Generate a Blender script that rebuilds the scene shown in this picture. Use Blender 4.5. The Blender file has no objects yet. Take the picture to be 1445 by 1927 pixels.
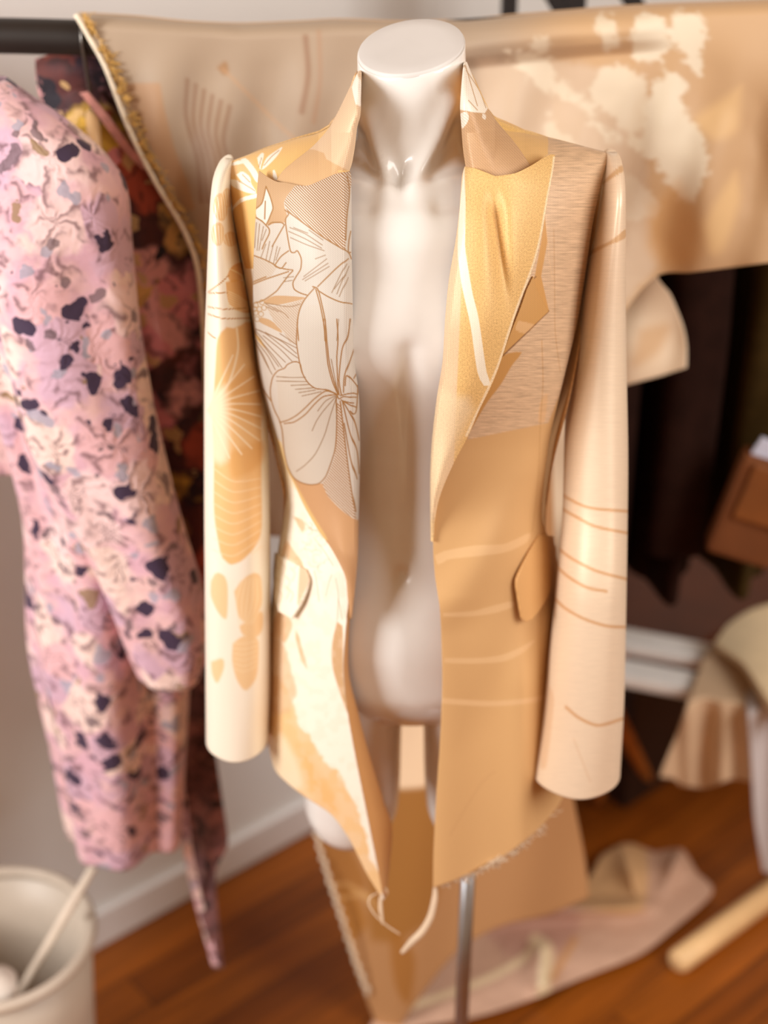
import bpy, bmesh, math, random
import numpy as np
from mathutils import Vector, Matrix

random.seed(7)
rng = np.random.default_rng(11)
SC = bpy.context.scene
COL = SC.collection
R = math.radians

# ------------------------------------------------------------------ camera
W, H, F = 1445.0, 1927.0, 2800.0
CX, CY = W / 2, H / 2
PITCH = R(28.0)
CP, SP = math.cos(PITCH), math.sin(PITCH)
CAMZ = 1.9
cam_data = bpy.data.cameras.new('camera')
cam = bpy.data.objects.new('camera', cam_data)
COL.objects.link(cam)
cam.location = (0, 0, CAMZ)
cam.rotation_euler = (R(90) - PITCH, 0, 0)
cam_data.sensor_fit = 'VERTICAL'
cam_data.sensor_height = 36.0
cam_data.sensor_width = 27.0
cam_data.lens = 36.0 * F / H
cam_data.clip_start = 0.05
cam_data.dof.use_dof = True
cam_data.dof.focus_distance = 1.345
cam_data.dof.aperture_fstop = 2.3
cam_data.dof.aperture_blades = 0
SC.camera = cam

# ------------------------------------------------------------------ light
SC.view_settings.view_transform = 'Standard'
SC.view_settings.look = 'None'
SC.view_settings.exposure = -0.16
SC.view_settings.gamma = 1.0
SC.view_settings.use_curve_mapping = False
world = bpy.data.worlds.new('room_ambience')
SC.world = world
world.use_nodes = True
wb = world.node_tree.nodes['Background']
wb.inputs[0].default_value = (1.0, 0.60, 0.33, 1)
wb.inputs[1].default_value = 0.50


def area(name, loc, target, sx, sy, power, color):
    l = bpy.data.lights.new(name, 'AREA')
    l.shape = 'RECTANGLE'
    l.size, l.size_y, l.energy, l.color = sx, sy, power, color
    o = bpy.data.objects.new(name, l)
    COL.objects.link(o)
    o.location = loc
    d = Vector(target) - Vector(loc)
    o.rotation_euler = d.to_track_quat('-Z', 'Y').to_euler()
    return o


area('window_daylight', (-2.0, -0.05, 2.05), (0.0, 1.4, 1.2), 0.8, 1.2, 84, (1.0, 0.99, 0.975))
area('wall_fill', (2.0, 0.1, 2.3), (-0.1, 2.2, 1.1), 1.4, 1.4, 64, (1.0, 0.98, 0.96))  # unseen fill lamp, added to brighten the wall and brocade


# ------------------------------------------------------------------ helpers
def lin(c):
    c = np.asarray(c, float) / 255.0
    return np.where(c <= 0.04045, c / 12.92, ((c + 0.055) / 1.055) ** 2.4)


def rgba(r, g, b):
    l = lin((r, g, b))
    return (float(l[0]), float(l[1]), float(l[2]), 1.0)


def unproj(px, py, Y):
    """point of the room at forward distance Y seen at picture position px, py"""
    px, py, Y = np.asarray(px, float), np.asarray(py, float), np.asarray(Y, float)
    u = (px - CX) / F
    v = (CY - py) / F
    t = Y / (CP + SP * v)
    return np.stack([u * t, Y + 0 * t, CAMZ + t * (-SP + CP * v)], -1)


def on_floor(px, py, z=0.0):
    u = (px - CX) / F
    v = (CY - py) / F
    t = (CAMZ - z) / (SP - CP * v)
    return np.array([u * t, t * (CP + SP * v), z])


def project(P):
    P = np.asarray(P, float)
    x, y, z = P[..., 0], P[..., 1], P[..., 2] - CAMZ
    d = y * CP - z * SP
    up = y * SP + z * CP
    return CX + F * x / d, CY - F * up / d


def scale_at(py, Y):
    v = (CY - py) / F
    return F * (CP + SP * v) / Y


def curve(pts, n):
    """smooth polyline through pts, n samples, even in arc length"""
    p = np.asarray(pts, float)
    if len(p) == 2:
        t = np.linspace(0, 1, n)[:, None]
        return p[0] * (1 - t) + p[1] * t
    q = np.vstack([2 * p[0] - p[1], p, 2 * p[-1] - p[-2]])
    out = []
    for i in range(1, len(q) - 2):
        t = np.linspace(0, 1, 40, endpoint=False)[:, None]
        p0, p1, p2, p3 = q[i - 1], q[i], q[i + 1], q[i + 2]
        m1 = (p2 - p0) * 0.42
        m2 = (p3 - p1) * 0.42
        h = (2 * t**3 - 3 * t**2 + 1) * p1 + (t**3 - 2 * t**2 + t) * m1 + (-2 * t**3 + 3 * t**2) * p2 + (t**3 - t**2) * m2
        out.append(h)
    out.append(p[-1:])
    c = np.vstack(out)
    s = np.concatenate([[0], np.cumsum(np.linalg.norm(np.diff(c, axis=0), axis=1))])
    tt = np.linspace(0, s[-1], n)
    return np.stack([np.interp(tt, s, c[:, k]) for k in range(c.shape[1])], -1)


def smooth_interp(x, xs, ys):
    """monotone-ish smooth 1-D interpolation"""
    xs = np.asarray(xs, float)
    ys = np.asarray(ys, float)
    x = np.clip(np.asarray(x, float), xs[0], xs[-1])
    i = np.clip(np.searchsorted(xs, x) - 1, 0, len(xs) - 2)
    d = np.diff(ys) / np.diff(xs)
    m = np.concatenate([[d[0]], np.where(d[:-1] * d[1:] > 0, 2 * d[:-1] * d[1:] / (d[:-1] + d[1:] + 1e-12), 0), [d[-1]]])
    h = xs[i + 1] - xs[i]
    t = (x - xs[i]) / h
    return ((2 * t**3 - 3 * t**2 + 1) * ys[i] + (t**3 - 2 * t**2 + t) * h * m[i]
            + (-2 * t**3 + 3 * t**2) * ys[i + 1] + (t**3 - t**2) * h * m[i + 1])


def sstep(a, b, x):
    t = np.clip((x - a) / (b - a + 1e-12), 0, 1)
    return t * t * (3 - 2 * t)


_lat = rng.random((256, 256))


def vnoise(x, y):
    xi, yi = np.floor(x).astype(int), np.floor(y).astype(int)
    fx, fy = x - xi, y - yi
    fx, fy = fx * fx * (3 - 2 * fx), fy * fy * (3 - 2 * fy)
    g = lambda a, b: _lat[a % 256, b % 256]
    return (g(xi, yi) * (1 - fx) * (1 - fy) + g(xi + 1, yi) * fx * (1 - fy) + g(xi, yi + 1) * (1 - fx) * fy + g(xi + 1, yi + 1) * fx * fy)


def fbm(x, y, o=3):
    s, a = 0, 0.5
    for k in range(o):
        s = s + a * vnoise(x * 2**k + 17 * k, y * 2**k + 31 * k)
        a *= 0.5
    return s / (1 - 0.5**o)


# --- flat-pattern painting (woven colour, plus some painted light and shade)
def sd_poly(px, py, poly):
    """signed distance, negative inside"""
    p = np.asarray(poly, float)
    d = np.full(px.shape, 1e9)
    ins = np.zeros(px.shape, bool)
    n = len(p)
    for i in range(n):
        a, b = p[i], p[(i + 1) % n]
        e = b - a
        wx, wy = px - a[0], py - a[1]
        t = np.clip((wx * e[0] + wy * e[1]) / (e @ e + 1e-9), 0, 1)
        d = np.minimum(d, (wx - e[0] * t) ** 2 + (wy - e[1] * t) ** 2)
        c = ((a[1] > py) != (b[1] > py))
        xx = (b[0] - a[0]) * (py - a[1]) / (b[1] - a[1] + 1e-12) + a[0]
        ins ^= c & (px < xx)
    d = np.sqrt(d)
    return np.where(ins, -d, d)


class Cloth:
    """woven pattern laid out over the points of one cloth piece"""

    def __init__(s, px, py, base):
        s.px, s.py = px.ravel(), py.ravel()
        s.col = np.tile(lin(base), (s.px.size, 1))
        s.stripe = np.zeros(s.px.size)
        s.slub = np.zeros(s.px.size)
        s.spark = np.zeros(s.px.size)

    def mask(s, poly, soft=0.7, smooth=True, wob=0.0, wf=0.05):
        poly = np.asarray(poly, float)
        if smooth:
            poly = curve(np.vstack([poly, poly[:1]]), max(24, 4 * len(poly)))[:-1]
        lo, hi = poly.min(0) - 12 - wob, poly.max(0) + 12 + wob
        k = (s.px > lo[0]) & (s.px < hi[0]) & (s.py > lo[1]) & (s.py < hi[1])
        m = np.zeros(s.px.size)
        if k.any():
            x, y = s.px[k], s.py[k]
            d = sd_poly(x, y, poly)
            if wob:
                d = d + wob * (fbm(x * wf, y * wf) - 0.5) * 2
            m[k] = 1 - sstep(-soft, soft, d)
        return m

    def fill(s, poly, c=None, a=1.0, soft=0.7, smooth=True, wob=0.0, wf=0.05, stripe=None, slub=None, spark=None):
        m = s.mask(poly, soft, smooth, wob, wf) * a
        s.put(m, c, stripe, slub, spark)
        return m

    def put(s, m, c=None, stripe=None, slub=None, spark=None):
        if c is not None:
            s.col = s.col * (1 - m[:, None]) + lin(c) * m[:, None]
        for nm, v in (('stripe', stripe), ('slub', slub), ('spark', spark)):
            if v is not None:
                setattr(s, nm, getattr(s, nm) * (1 - m) + v * m)

    def line(s, pts, c, w=0.9, a=1.0, soft=0.6):
        pts = np.asarray(pts, float)
        q = curve(pts, max(10, 8 * len(pts))) if len(pts) > 2 else pts
        lo, hi = q.min(0) - 5 - w, q.max(0) + 5 + w
        k = np.where((s.px > lo[0]) & (s.px < hi[0]) & (s.py > lo[1]) & (s.py < hi[1]))[0]
        if not k.size:
            return
        x, y = s.px[k], s.py[k]
        d = np.full(k.size, 1e9)
        for p, r in zip(q[:-1], q[1:]):
            e = r - p
            t = np.clip(((x - p[0]) * e[0] + (y - p[1]) * e[1]) / (e @ e + 1e-9), 0, 1)
            d = np.minimum(d, (x - p[0] - e[0] * t) ** 2 + (y - p[1] - e[1] * t) ** 2)
        m = np.zeros(s.px.size)
        m[k] = (1 - sstep(w - soft, w + soft, np.sqrt(d))) * a
        s.put(m, c)


def Z(x0, y0, k):
    return lambda pts: [(x0 + x / k, y0 + y / k) for x, y in pts]


# --- mesh making
def link(name, me, parent=None, mat=None, smooth=True):
    o = bpy.data.objects.new(name, me)
    COL.objects.link(o)
    if mat is not None:
        for m in (mat if isinstance(mat, (list, tuple)) else [mat]):
            me.materials.append(m)
    if smooth and len(me.polygons):
        me.polygons.foreach_set('use_smooth', np.ones(len(me.polygons), bool))
    if parent is not None:
        o.parent = parent
        M = Matrix.Translation(parent.location)
        if parent.parent is not None:
            M = Matrix.Translation(parent.parent.location)
            M = Matrix.Identity(4) if parent.type == 'MESH' else M
        if parent.type == 'EMPTY':
            o.matrix_parent_inverse = Matrix.Translation(-parent.location)
    return o


def thing(name, label, cat, loc, group=None):
    o = bpy.data.objects.new(name, None)
    COL.objects.link(o)
    o.empty_display_size = 0.05
    o.location = loc
    return tag(o, label, cat, group)


def tag(o, label, cat, group=None):
    o['label'] = label
    o['category'] = cat
    if group:
        o['group'] = group
    return o


def mesh_from(V, Fc, name):
    me = bpy.data.meshes.new(name)
    me.from_pydata([tuple(map(float, v)) for v in V], [], [tuple(f) for f in Fc])
    me.update()
    return me


def grid_mesh(P, name, closed_u=False, uv=None, cloth=None, caps=False):
    """P (nv, nu, 3) -> mesh; optional uv (nv,nu,2) and woven pattern"""
    nv, nu = P.shape[:2]
    idx = np.arange(nv * nu).reshape(nv, nu)
    if closed_u:
        a = idx[:-1, :]
        b = np.roll(idx, -1, 1)[:-1, :]
        c = np.roll(idx, -1, 1)[1:, :]
        d = idx[1:, :]
    else:
        a, b, c, d = idx[:-1, :-1], idx[:-1, 1:], idx[1:, 1:], idx[1:, :-1]
    Q = np.stack([a, d, c, b], -1).reshape(-1, 4)
    faces = Q
    me = bpy.data.meshes.new(name)
    nq = len(Q)
    extra = []
    if caps:
        extra = [list(idx[0, :]), list(idx[-1, ::-1])]
    me.vertices.add(nv * nu)
    me.vertices.foreach_set('co', P.reshape(-1).astype(np.float32))
    nl = nq * 4 + sum(len(e) for e in extra)
    me.loops.add(nl)
    loops = np.concatenate([Q.reshape(-1)] + [np.array(e) for e in extra]).astype(np.int32)
    me.loops.foreach_set('vertex_index', loops)
    starts = list(range(0, nq * 4, 4))
    p = nq * 4
    for e in extra:
        starts.append(p)
        p += len(e)
    me.polygons.add(nq + len(extra))
    me.polygons.foreach_set('loop_start', np.array(starts, np.int32))
    me.update(calc_edges=True)
    me.validate()
    if uv is not None:
        l = me.uv_layers.new(name='UVMap')
        U = uv.reshape(-1, 2)
        vi = np.empty(len(me.loops), np.int32)
        me.loops.foreach_get('vertex_index', vi)
        l.data.foreach_set('uv', U[vi].astype(np.float32).ravel())
    if cloth is not None:
        at = me.color_attributes.new('weave_colour', 'FLOAT_COLOR', 'POINT')
        at.data.foreach_set('color', np.hstack([cloth.col, np.ones((len(cloth.col), 1))]).astype(np.float32).ravel())
        for nm in ('stripe', 'slub', 'spark'):
            f = me.attributes.new(nm, 'FLOAT', 'POINT')
            f.data.foreach_set('value', getattr(cloth, nm).astype(np.float32))
    return me


def coons(left, right, nu, nv, top=None, bottom=None, pw_top=0.15, pw_bot=0.15):
    L, Rr = curve(left, nv), curve(right, nv)
    u = np.linspace(0, 1, nu)[None, :, None]
    P = L[:, None, :] * (1 - u) + Rr[:, None, :] * u
    t = np.linspace(0, 1, nv)
    if top is not None:
        T = curve(top, nu)
        off = T - P[0]
        k = np.clip(1 - t / pw_top, 0, 1) ** 1.5
        P = P + k[:, None, None] * off[None]
    if bottom is not None:
        B = curve(bottom, nu)
        off = B - P[-1]
        k = np.clip(1 - (1 - t) / pw_bot, 0, 1) ** 1.5
        P = P + k[:, None, None] * off[None]
    return P


def thicken(o, th, offset=0.0):
    m = o.modifiers.new('cloth_thickness', 'SOLIDIFY')
    m.thickness = th
    m.offset = offset
    return o


def tube_points(pts, rad, seg=10, flat=1.0):
    """swept circle through 3-D pts"""
    p = np.asarray(pts, float)
    n = len(p)
    rad = np.broadcast_to(np.asarray(rad, float), (n,))
    T = np.gradient(p, axis=0)
    T /= np.linalg.norm(T, axis=1, keepdims=True) + 1e-12
    ref = np.array([0, 0, 1.0]) if abs(T[0, 2]) < 0.9 else np.array([0, 1.0, 0])
    out = np.zeros((n, seg, 3))
    a = np.linspace(0, 2 * np.pi, seg, endpoint=False)
    N = np.cross(T[0], ref)
    for i in range(n):
        N = N - T[i] * (N @ T[i])
        N /= np.linalg.norm(N)
        B = np.cross(T[i], N)
        out[i] = p[i] + rad[i] * (np.cos(a)[:, None] * N + flat * np.sin(a)[:, None] * B)
    return out


def tube(name, pts, rad, mat, parent=None, seg=10, n=None, flat=1.0):
    p = curve(pts, n) if n else np.asarray(pts, float)
    if np.ndim(rad) and n:
        rad = np.interp(np.linspace(0, 1, n), np.linspace(0, 1, len(rad)), rad)
    me = grid_mesh(tube_points(p, rad, seg, flat), name, closed_u=True, caps=True)
    return link(name, me, parent, mat)


def box(name, loc, size, rotz, mat, parent=None, bevel=0.004, tilt=(0, 0)):
    bm = bmesh.new()
    bmesh.ops.create_cube(bm, size=1.0)
    bmesh.ops.scale(bm, vec=size, verts=bm.verts)
    if bevel:
        bmesh.ops.bevel(bm, geom=bm.edges[:], offset=bevel, segments=2, affect='EDGES', profile=0.6)
    M = Matrix.Translation(loc) @ Matrix.Rotation(rotz, 4, 'Z') @ Matrix.Rotation(tilt[0], 4, 'X') @ Matrix.Rotation(tilt[1], 4, 'Y')
    bmesh.ops.transform(bm, matrix=M, verts=bm.verts)
    me = bpy.data.meshes.new(name)
    bm.to_mesh(me)
    bm.free()
    return link(name, me, parent, mat, smooth=False)


# ------------------------------------------------------------------ materials
class NT:
    def __init__(s, name):
        s.m = bpy.data.materials.new(name)
        s.m.use_nodes = True
        s.t = s.m.node_tree
        s.b = s.t.nodes['Principled BSDF']

    def n(s, typ, **kw):
        nd = s.t.nodes.new(typ)
        for k, v in kw.items():
            if k.startswith('i_'):
                nd.inputs[k[2:].replace('_', ' ')].default_value = v
            else:
                setattr(nd, k, v)
        return nd

    def l(s, a, b):
        s.t.links.new(a, b)

    def math(s, op, a, b=None, c=None):
        nd = s.n('ShaderNodeMath', operation=op)
        for i, v in enumerate((a, b, c)):
            if v is None:
                continue
            if isinstance(v, (int, float)):
                nd.inputs[i].default_value = v
            else:
                s.l(v, nd.inputs[i])
        return nd.outputs[0]

    def mix(s, f, a, b, mode='MIX'):
        nd = s.n('ShaderNodeMix', data_type='RGBA', blend_type=mode)
        for sock, v in ((nd.inputs[0], f), (nd.inputs[6], a), (nd.inputs[7], b)):
            if hasattr(v, 'links'):
                s.l(v, sock)
            else:
                sock.default_value = v
        return nd.outputs[2]

    def ramp(s, f, stops, interp='LINEAR'):
        nd = s.n('ShaderNodeValToRGB')
        nd.color_ramp.interpolation = interp
        e = nd.color_ramp.elements
        while len(e) < len(stops):
            e.new(0.5)
        for el, (p, c) in zip(e, stops):
            el.position, el.color = p, c
        s.l(f, nd.inputs[0])
        return nd.outputs[0]

    def bump(s, h, st=0.3, dist=0.001):
        nd = s.n('ShaderNodeBump')
        nd.inputs['Strength'].default_value = st
        nd.inputs['Distance'].default_value = dist
        s.l(h, nd.inputs['Height'])
        s.l(nd.outputs[0], s.b.inputs['Normal'])


def plain(name, c, rough=0.5, metal=0.0, spec=0.5, coat=0.0, noise=0.0, nscale=30):
    t = NT(name)
    t.b.inputs['Roughness'].default_value = rough
    t.b.inputs['Metallic'].default_value = metal
    t.b.inputs['Specular IOR Level'].default_value = spec
    t.b.inputs['Coat Weight'].default_value = coat
    tc = t.n('ShaderNodeTexCoord')
    nz = t.n('ShaderNodeTexNoise', i_Scale=nscale, i_Detail=4.0)
    t.l(tc.outputs['Object'], nz.inputs['Vector'])
    k = [max(0.0, x * (1 - noise)) for x in c[:3]] + [1]
    k2 = [min(1.0, x * (1 + noise)) for x in c[:3]] + [1]
    t.l(t.ramp(nz.outputs[0], [(0.3, k), (0.7, k2)]), t.b.inputs['Base Color'])
    return t.m


def jacquard(name, rough=0.55, sheen=0.15, twill=0.05, metal=0.10):
    """woven cloth: thread colour from the pattern, threads and ribs from the shader"""
    t = NT(name)
    at = t.n('ShaderNodeAttribute', attribute_name='weave_colour')
    st = t.n('ShaderNodeAttribute', attribute_name='stripe')
    sl = t.n('ShaderNodeAttribute', attribute_name='slub')
    sk = t.n('ShaderNodeAttribute', attribute_name='spark')
    uv = t.n('ShaderNodeUVMap')
    sp = t.n('ShaderNodeSeparateXYZ')
    t.l(uv.outputs[0], sp.inputs[0])
    x, y = sp.outputs[0], sp.outputs[1]
    # broad rib stripe (45 degrees)
    d = t.math('SUBTRACT', x, t.math('MULTIPLY', y, 1.0))
    s1 = t.math('SINE', t.math('MULTIPLY', d, 2 * math.pi / 5.4))
    rib = t.math('MULTIPLY', t.math('GREATER_THAN', s1, -0.1), st.outputs['Fac'])
    c1 = t.mix(rib, at.outputs['Color'], rgba(158, 118, 80))
    # slub: long horizontal threads
    cmb = t.n('ShaderNodeCombineXYZ')
    t.l(t.math('MULTIPLY', x, 0.03), cmb.inputs[0])
    t.l(t.math('MULTIPLY', y, 0.33), cmb.inputs[1])
    n1 = t.n('ShaderNodeTexNoise', i_Scale=1.0, i_Detail=3.0, i_Roughness=0.6)
    t.l(cmb.outputs[0], n1.inputs['Vector'])
    sv = t.math('MULTIPLY', t.math('SUBTRACT', n1.outputs[0], 0.5), t.math('MULTIPLY', sl.outputs['Fac'], 1.25))
    # sparkle: uneven metallic thread
    n2 = t.n('ShaderNodeTexNoise', i_Scale=0.32, i_Detail=2.0)
    t.l(uv.outputs[0], n2.inputs['Vector'])
    kv = t.math('MULTIPLY', t.math('SUBTRACT', n2.outputs[0], 0.5), t.math('MULTIPLY', sk.outputs['Fac'], 0.9))
    # twill
    tw = t.math('SINE', t.math('MULTIPLY', t.math('ADD', t.math('MULTIPLY', x, 0.8), y), 2 * math.pi / 3.7))
    t2 = t.math('SINE', t.math('MULTIPLY', x, 2 * math.pi / 3.1))
    tv = t.math('MULTIPLY', t.math('ADD', tw, t2), twill)
    n3 = t.n('ShaderNodeTexNoise', i_Scale=0.8, i_Detail=2.0)
    t.l(uv.outputs[0], n3.inputs['Vector'])
    gv = t.math('MULTIPLY', t.math('SUBTRACT', n3.outputs[0], 0.5), 0.14)
    tot = t.math('ADD', t.math('ADD', sv, kv), t.math('ADD', tv, gv))
    val = t.math('ADD', tot, 1.0)
    hs = t.n('ShaderNodeVectorMath', operation='SCALE')
    t.l(c1, hs.inputs[0])
    t.l(val, hs.inputs['Scale'])
    t.l(hs.outputs[0], t.b.inputs['Base Color'])
    t.b.inputs['Roughness'].default_value = rough
    t.b.inputs['Sheen Weight'].default_value = sheen
    t.b.inputs['Sheen Roughness'].default_value = 0.4
    t.b.inputs['Metallic'].default_value = metal
    t.b.inputs['Sheen Tint'].default_value = (1, 0.9, 0.75, 1)
    t.bump(t.math('ADD', tot, rib), 0.25, 0.0006)
    return t.m


M_JAC = jacquard('gold_and_ivory_jacquard', twill=0.075)
M_SAT = jacquard('satin_jacquard', rough=0.46, sheen=0.2, twill=0.03, metal=0.22)
M_DRAPE = jacquard('brocade_length', rough=0.6, sheen=0.1, twill=0.02, metal=0.0)
M_LINING = plain('golden_brown_lining', rgba(236, 168, 92), 0.5, noise=0.06)
M_WHITE = plain('glossy_white_fibreglass', rgba(230, 228, 224), 0.27, coat=0.4, noise=0.015, nscale=40)
M_CAP = plain('matt_white_cap', rgba(212, 209, 206), 0.5, noise=0.03, nscale=18)
M_STEEL = plain('brushed_steel', rgba(170, 172, 178), 0.28, metal=1.0, noise=0.05)
M_BLACK = plain('black_painted_steel', rgba(30, 22, 18), 0.5, noise=0.1)
M_EASEL = plain('black_stained_wood', rgba(22, 14, 12), 0.6, noise=0.15)
M_THREAD = plain('frayed_thread', rgba(222, 200, 172), 0.7, noise=0.05)
M_GOLDTHREAD = plain('gold_selvage', rgba(214, 170, 92), 0.5, noise=0.3, nscale=220)
M_CREAMTHREAD = plain('cream_selvage', rgba(236, 224, 200), 0.6, noise=0.1, nscale=150)
M_BIN = plain('off_white_plastic', rgba(196, 182, 166), 0.45, noise=0.03)
M_SLAT = plain('white_lacquered_wood', rgba(246, 244, 240), 0.4, noise=0.03)
M_LEG = plain('brown_stained_wood', rgba(176, 104, 42), 0.45, noise=0.2, nscale=25)
M_DOWEL = plain('pale_beech', rgba(236, 196, 142), 0.5, noise=0.08, nscale=20)
M_COAT1 = plain('black_brown_wool', rgba(38, 20, 14), 0.95, spec=0.1, noise=0.2)
M_COAT2 = plain('dark_olive_wool', rgba(58, 44, 18), 0.95, spec=0.1, noise=0.2)
M_BOARD = plain('brown_leather_body', rgba(112, 62, 22), 0.8, noise=0.12, nscale=12)
M_BLUEWHITE = plain('pale_blue_paper', rgba(200, 205, 225), 0.7, noise=0.05)
M_PAPER = plain('white_paper', rgba(226, 214, 202), 0.7, noise=0.05)
M_GREY = plain('pale_grey_lining', rgba(206, 200, 200), 0.6, noise=0.05, nscale=12)
M_CLOTH = plain('raw_beige_cloth', rgba(214, 184, 150), 0.7, noise=0.07, nscale=16)
M_CREAM = plain('cream_binding', rgba(240, 218, 178), 0.6, noise=0.05)
M_HANGER = plain('hanger_wire', rgba(120, 116, 112), 0.3, metal=1.0)


def wall_mat():
    t = NT('warm_white_paint')
    tc = t.n('ShaderNodeTexCoord')
    nz = t.n('ShaderNodeTexNoise', i_Scale=2.2, i_Detail=6.0)
    t.l(tc.outputs['Object'], nz.inputs['Vector'])
    t.l(t.ramp(nz.outputs[0], [(0.3, rgba(222, 221, 219)), (0.7, rgba(230, 229, 226))]), t.b.inputs['Base Color'])
    t.b.inputs['Roughness'].default_value = 0.85
    n2 = t.n('ShaderNodeTexNoise', i_Scale=180.0)
    t.l(tc.outputs['Object'], n2.inputs['Vector'])
    t.bump(n2.outputs[0], 0.1, 0.001)
    return t.m


WALL_YAW = math.atan2(0.315, 0.362)


def floor_mat():
    t = NT('red_brown_floorboards')
    tc = t.n('ShaderNodeTexCoord')
    mp = t.n('ShaderNodeMapping')
    mp.inputs['Rotation'].default_value = (0, 0, -WALL_YAW)
    t.l(tc.outputs['Object'], mp.inputs['Vector'])
    br = t.n('ShaderNodeTexBrick', offset=0.37, i_Scale=1.0, i_Mortar_Size=0.0012, i_Mortar_Smooth=0.3)
    br.inputs['Brick Width'].default_value = 0.9
    br.inputs['Row Height'].default_value = 0.085
    br.inputs['Color1'].default_value = rgba(164, 92, 24)
    br.inputs['Color2'].default_value = rgba(124, 64, 14)
    br.inputs['Mortar'].default_value = rgba(50, 22, 6)
    t.l(mp.outputs[0], br.inputs['Vector'])
    m2 = t.n('ShaderNodeMapping')
    m2.inputs['Scale'].default_value = (1.6, 26, 1)
    t.l(mp.outputs[0], m2.inputs['Vector'])
    nz = t.n('ShaderNodeTexNoise', i_Scale=1.6, i_Detail=6.0, i_Roughness=0.65)
    t.l(m2.outputs[0], nz.inputs['Vector'])
    g = t.ramp(nz.outputs[0], [(0.25, (0.45, 0.42, 0.40, 1)), (0.75, (1.25, 1.2, 1.1, 1))])
    t.l(t.mix(1.0, br.outputs['Color'], g, 'MULTIPLY'), t.b.inputs['Base Color'])
    t.b.inputs['Roughness'].default_value = 0.38
    t.b.inputs['Specular IOR Level'].default_value = 0.3
    return t.m


def floral_mat(name, ground, petals, blot, accents, scale, blot_share, streak):
    """printed cloth: petals streaked around cell centres, dark blots, leaf accents"""
    t = NT(name)
    tc = t.n('ShaderNodeTexCoord')
    nz = t.n('ShaderNodeTexNoise', i_Scale=scale * 1.1, i_Detail=3.0)
    t.l(tc.outputs['Object'], nz.inputs['Vector'])
    off = t.n('ShaderNodeVectorMath', operation='MULTIPLY_ADD')
    off.inputs[1].default_value = (1.5 / scale,) * 3
    t.l(nz.outputs['Color'], off.inputs[0])
    t.l(tc.outputs['Object'], off.inputs[2])
    P = off.outputs[0]

    def vor(k, feature='F1'):
        v = t.n('ShaderNodeTexVoronoi', feature=feature)
        v.inputs['Scale'].default_value = k
        t.l(P, v.inputs['Vector'])
        return v
    big = vor(scale * 0.55)
    # streaks that fan out inside every bloom
    dv = t.n('ShaderNodeVectorMath', operation='SUBTRACT')
    t.l(P, dv.inputs[0])
    t.l(big.outputs['Position'], dv.inputs[1])
    sp = t.n('ShaderNodeSeparateXYZ')
    t.l(dv.outputs[0], sp.inputs[0])
    ang = t.math('ARCTAN2', sp.outputs[2], t.math('ADD', sp.outputs[0], sp.outputs[1]))
    sc = t.n('ShaderNodeSeparateColor')
    t.l(big.outputs['Color'], sc.inputs[0])
    n2 = t.n('ShaderNodeTexNoise', i_Scale=scale * 0.9, i_Detail=2.0)
    t.l(tc.outputs['Object'], n2.inputs['Vector'])
    fan = t.math('SINE', t.math('ADD', t.math('MULTIPLY', ang, 7.0), t.math('MULTIPLY', n2.outputs[0], 9.0)))
    fan = t.math('ADD', t.math('MULTIPLY', fan, 0.5), 0.5)
    pet = t.ramp(sc.outputs[0], petals, 'CONSTANT')
    g = t.ramp(n2.outputs[0], ground)
    inb = t.ramp(big.outputs['Distance'], [(0.50, (1, 1, 1, 1)), (0.66, (0, 0, 0, 1))])
    c = t.mix(inb, g, pet)
    n4 = t.n('ShaderNodeTexNoise', i_Scale=scale * 1.7, i_Detail=1.0)
    t.l(P, n4.inputs['Vector'])
    msk = t.ramp(n4.outputs[0], [(0.44, (0, 0, 0, 1)), (0.56, (1, 1, 1, 1))])
    sk = t.math('MULTIPLY', t.math('MULTIPLY', t.math('POWER', fan, 2.5), msk), streak[1])
    c = t.mix(sk, c, streak[0])
    # leaf accents
    v2 = vor(scale * 1.25)
    s2 = t.n('ShaderNodeSeparateColor')
    t.l(v2.outputs['Color'], s2.inputs[0])
    ac = t.ramp(s2.outputs[1], accents, 'CONSTANT')
    am = t.math('MULTIPLY', t.math('LESS_THAN', v2.outputs['Distance'], 0.34), t.math('GREATER_THAN', s2.outputs[0], 0.52))
    c = t.mix(t.math('MULTIPLY', am, 0.8), c, ac)
    # dark blots
    v3 = vor(scale)
    s3 = t.n('ShaderNodeSeparateColor')
    t.l(v3.outputs['Color'], s3.inputs[0])
    bl = t.math('MULTIPLY', t.math('LESS_THAN', v3.outputs['Distance'], 0.40), t.math('LESS_THAN', s3.outputs[0], blot_share))
    c = t.mix(bl, c, blot)
    t.l(c, t.b.inputs['Base Color'])
    t.b.inputs['Roughness'].default_value = 0.75
    t.b.inputs['Sheen Weight'].default_value = 0.15
    t.bump(t.math('ADD', bl, fan), 0.35, 0.002)
    return t.m


M_PINK = floral_mat('pink_floral_cloque',
                    [(0.3, rgba(232, 192, 190)), (0.6, rgba(214, 170, 186))],
                    [(0.0, rgba(240, 212, 204)), (0.3, rgba(226, 180, 186)), (0.55, rgba(206, 170, 190)), (0.8, rgba(238, 206, 206))],
                    rgba(56, 38, 66), [(0.0, rgba(160, 158, 176)), (0.45, rgba(104, 84, 92)), (0.85, rgba(140, 112, 62))],
                    30.0, 0.30, (rgba(110, 76, 84), 0.8))
M_PINKBACK = floral_mat('dusky_reverse_of_pink_cloth',
                        [(0.3, rgba(136, 88, 84)), (0.6, rgba(110, 70, 72))],
                        [(0.0, rgba(150, 98, 94)), (0.4, rgba(120, 76, 76)), (0.7, rgba(96, 60, 62))],
                        rgba(54, 30, 32), [(0.0, rgba(70, 44, 46)), (0.5, rgba(150, 110, 100))],
                        40.0, 0.35, (rgba(60, 36, 36), 0.7))
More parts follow.
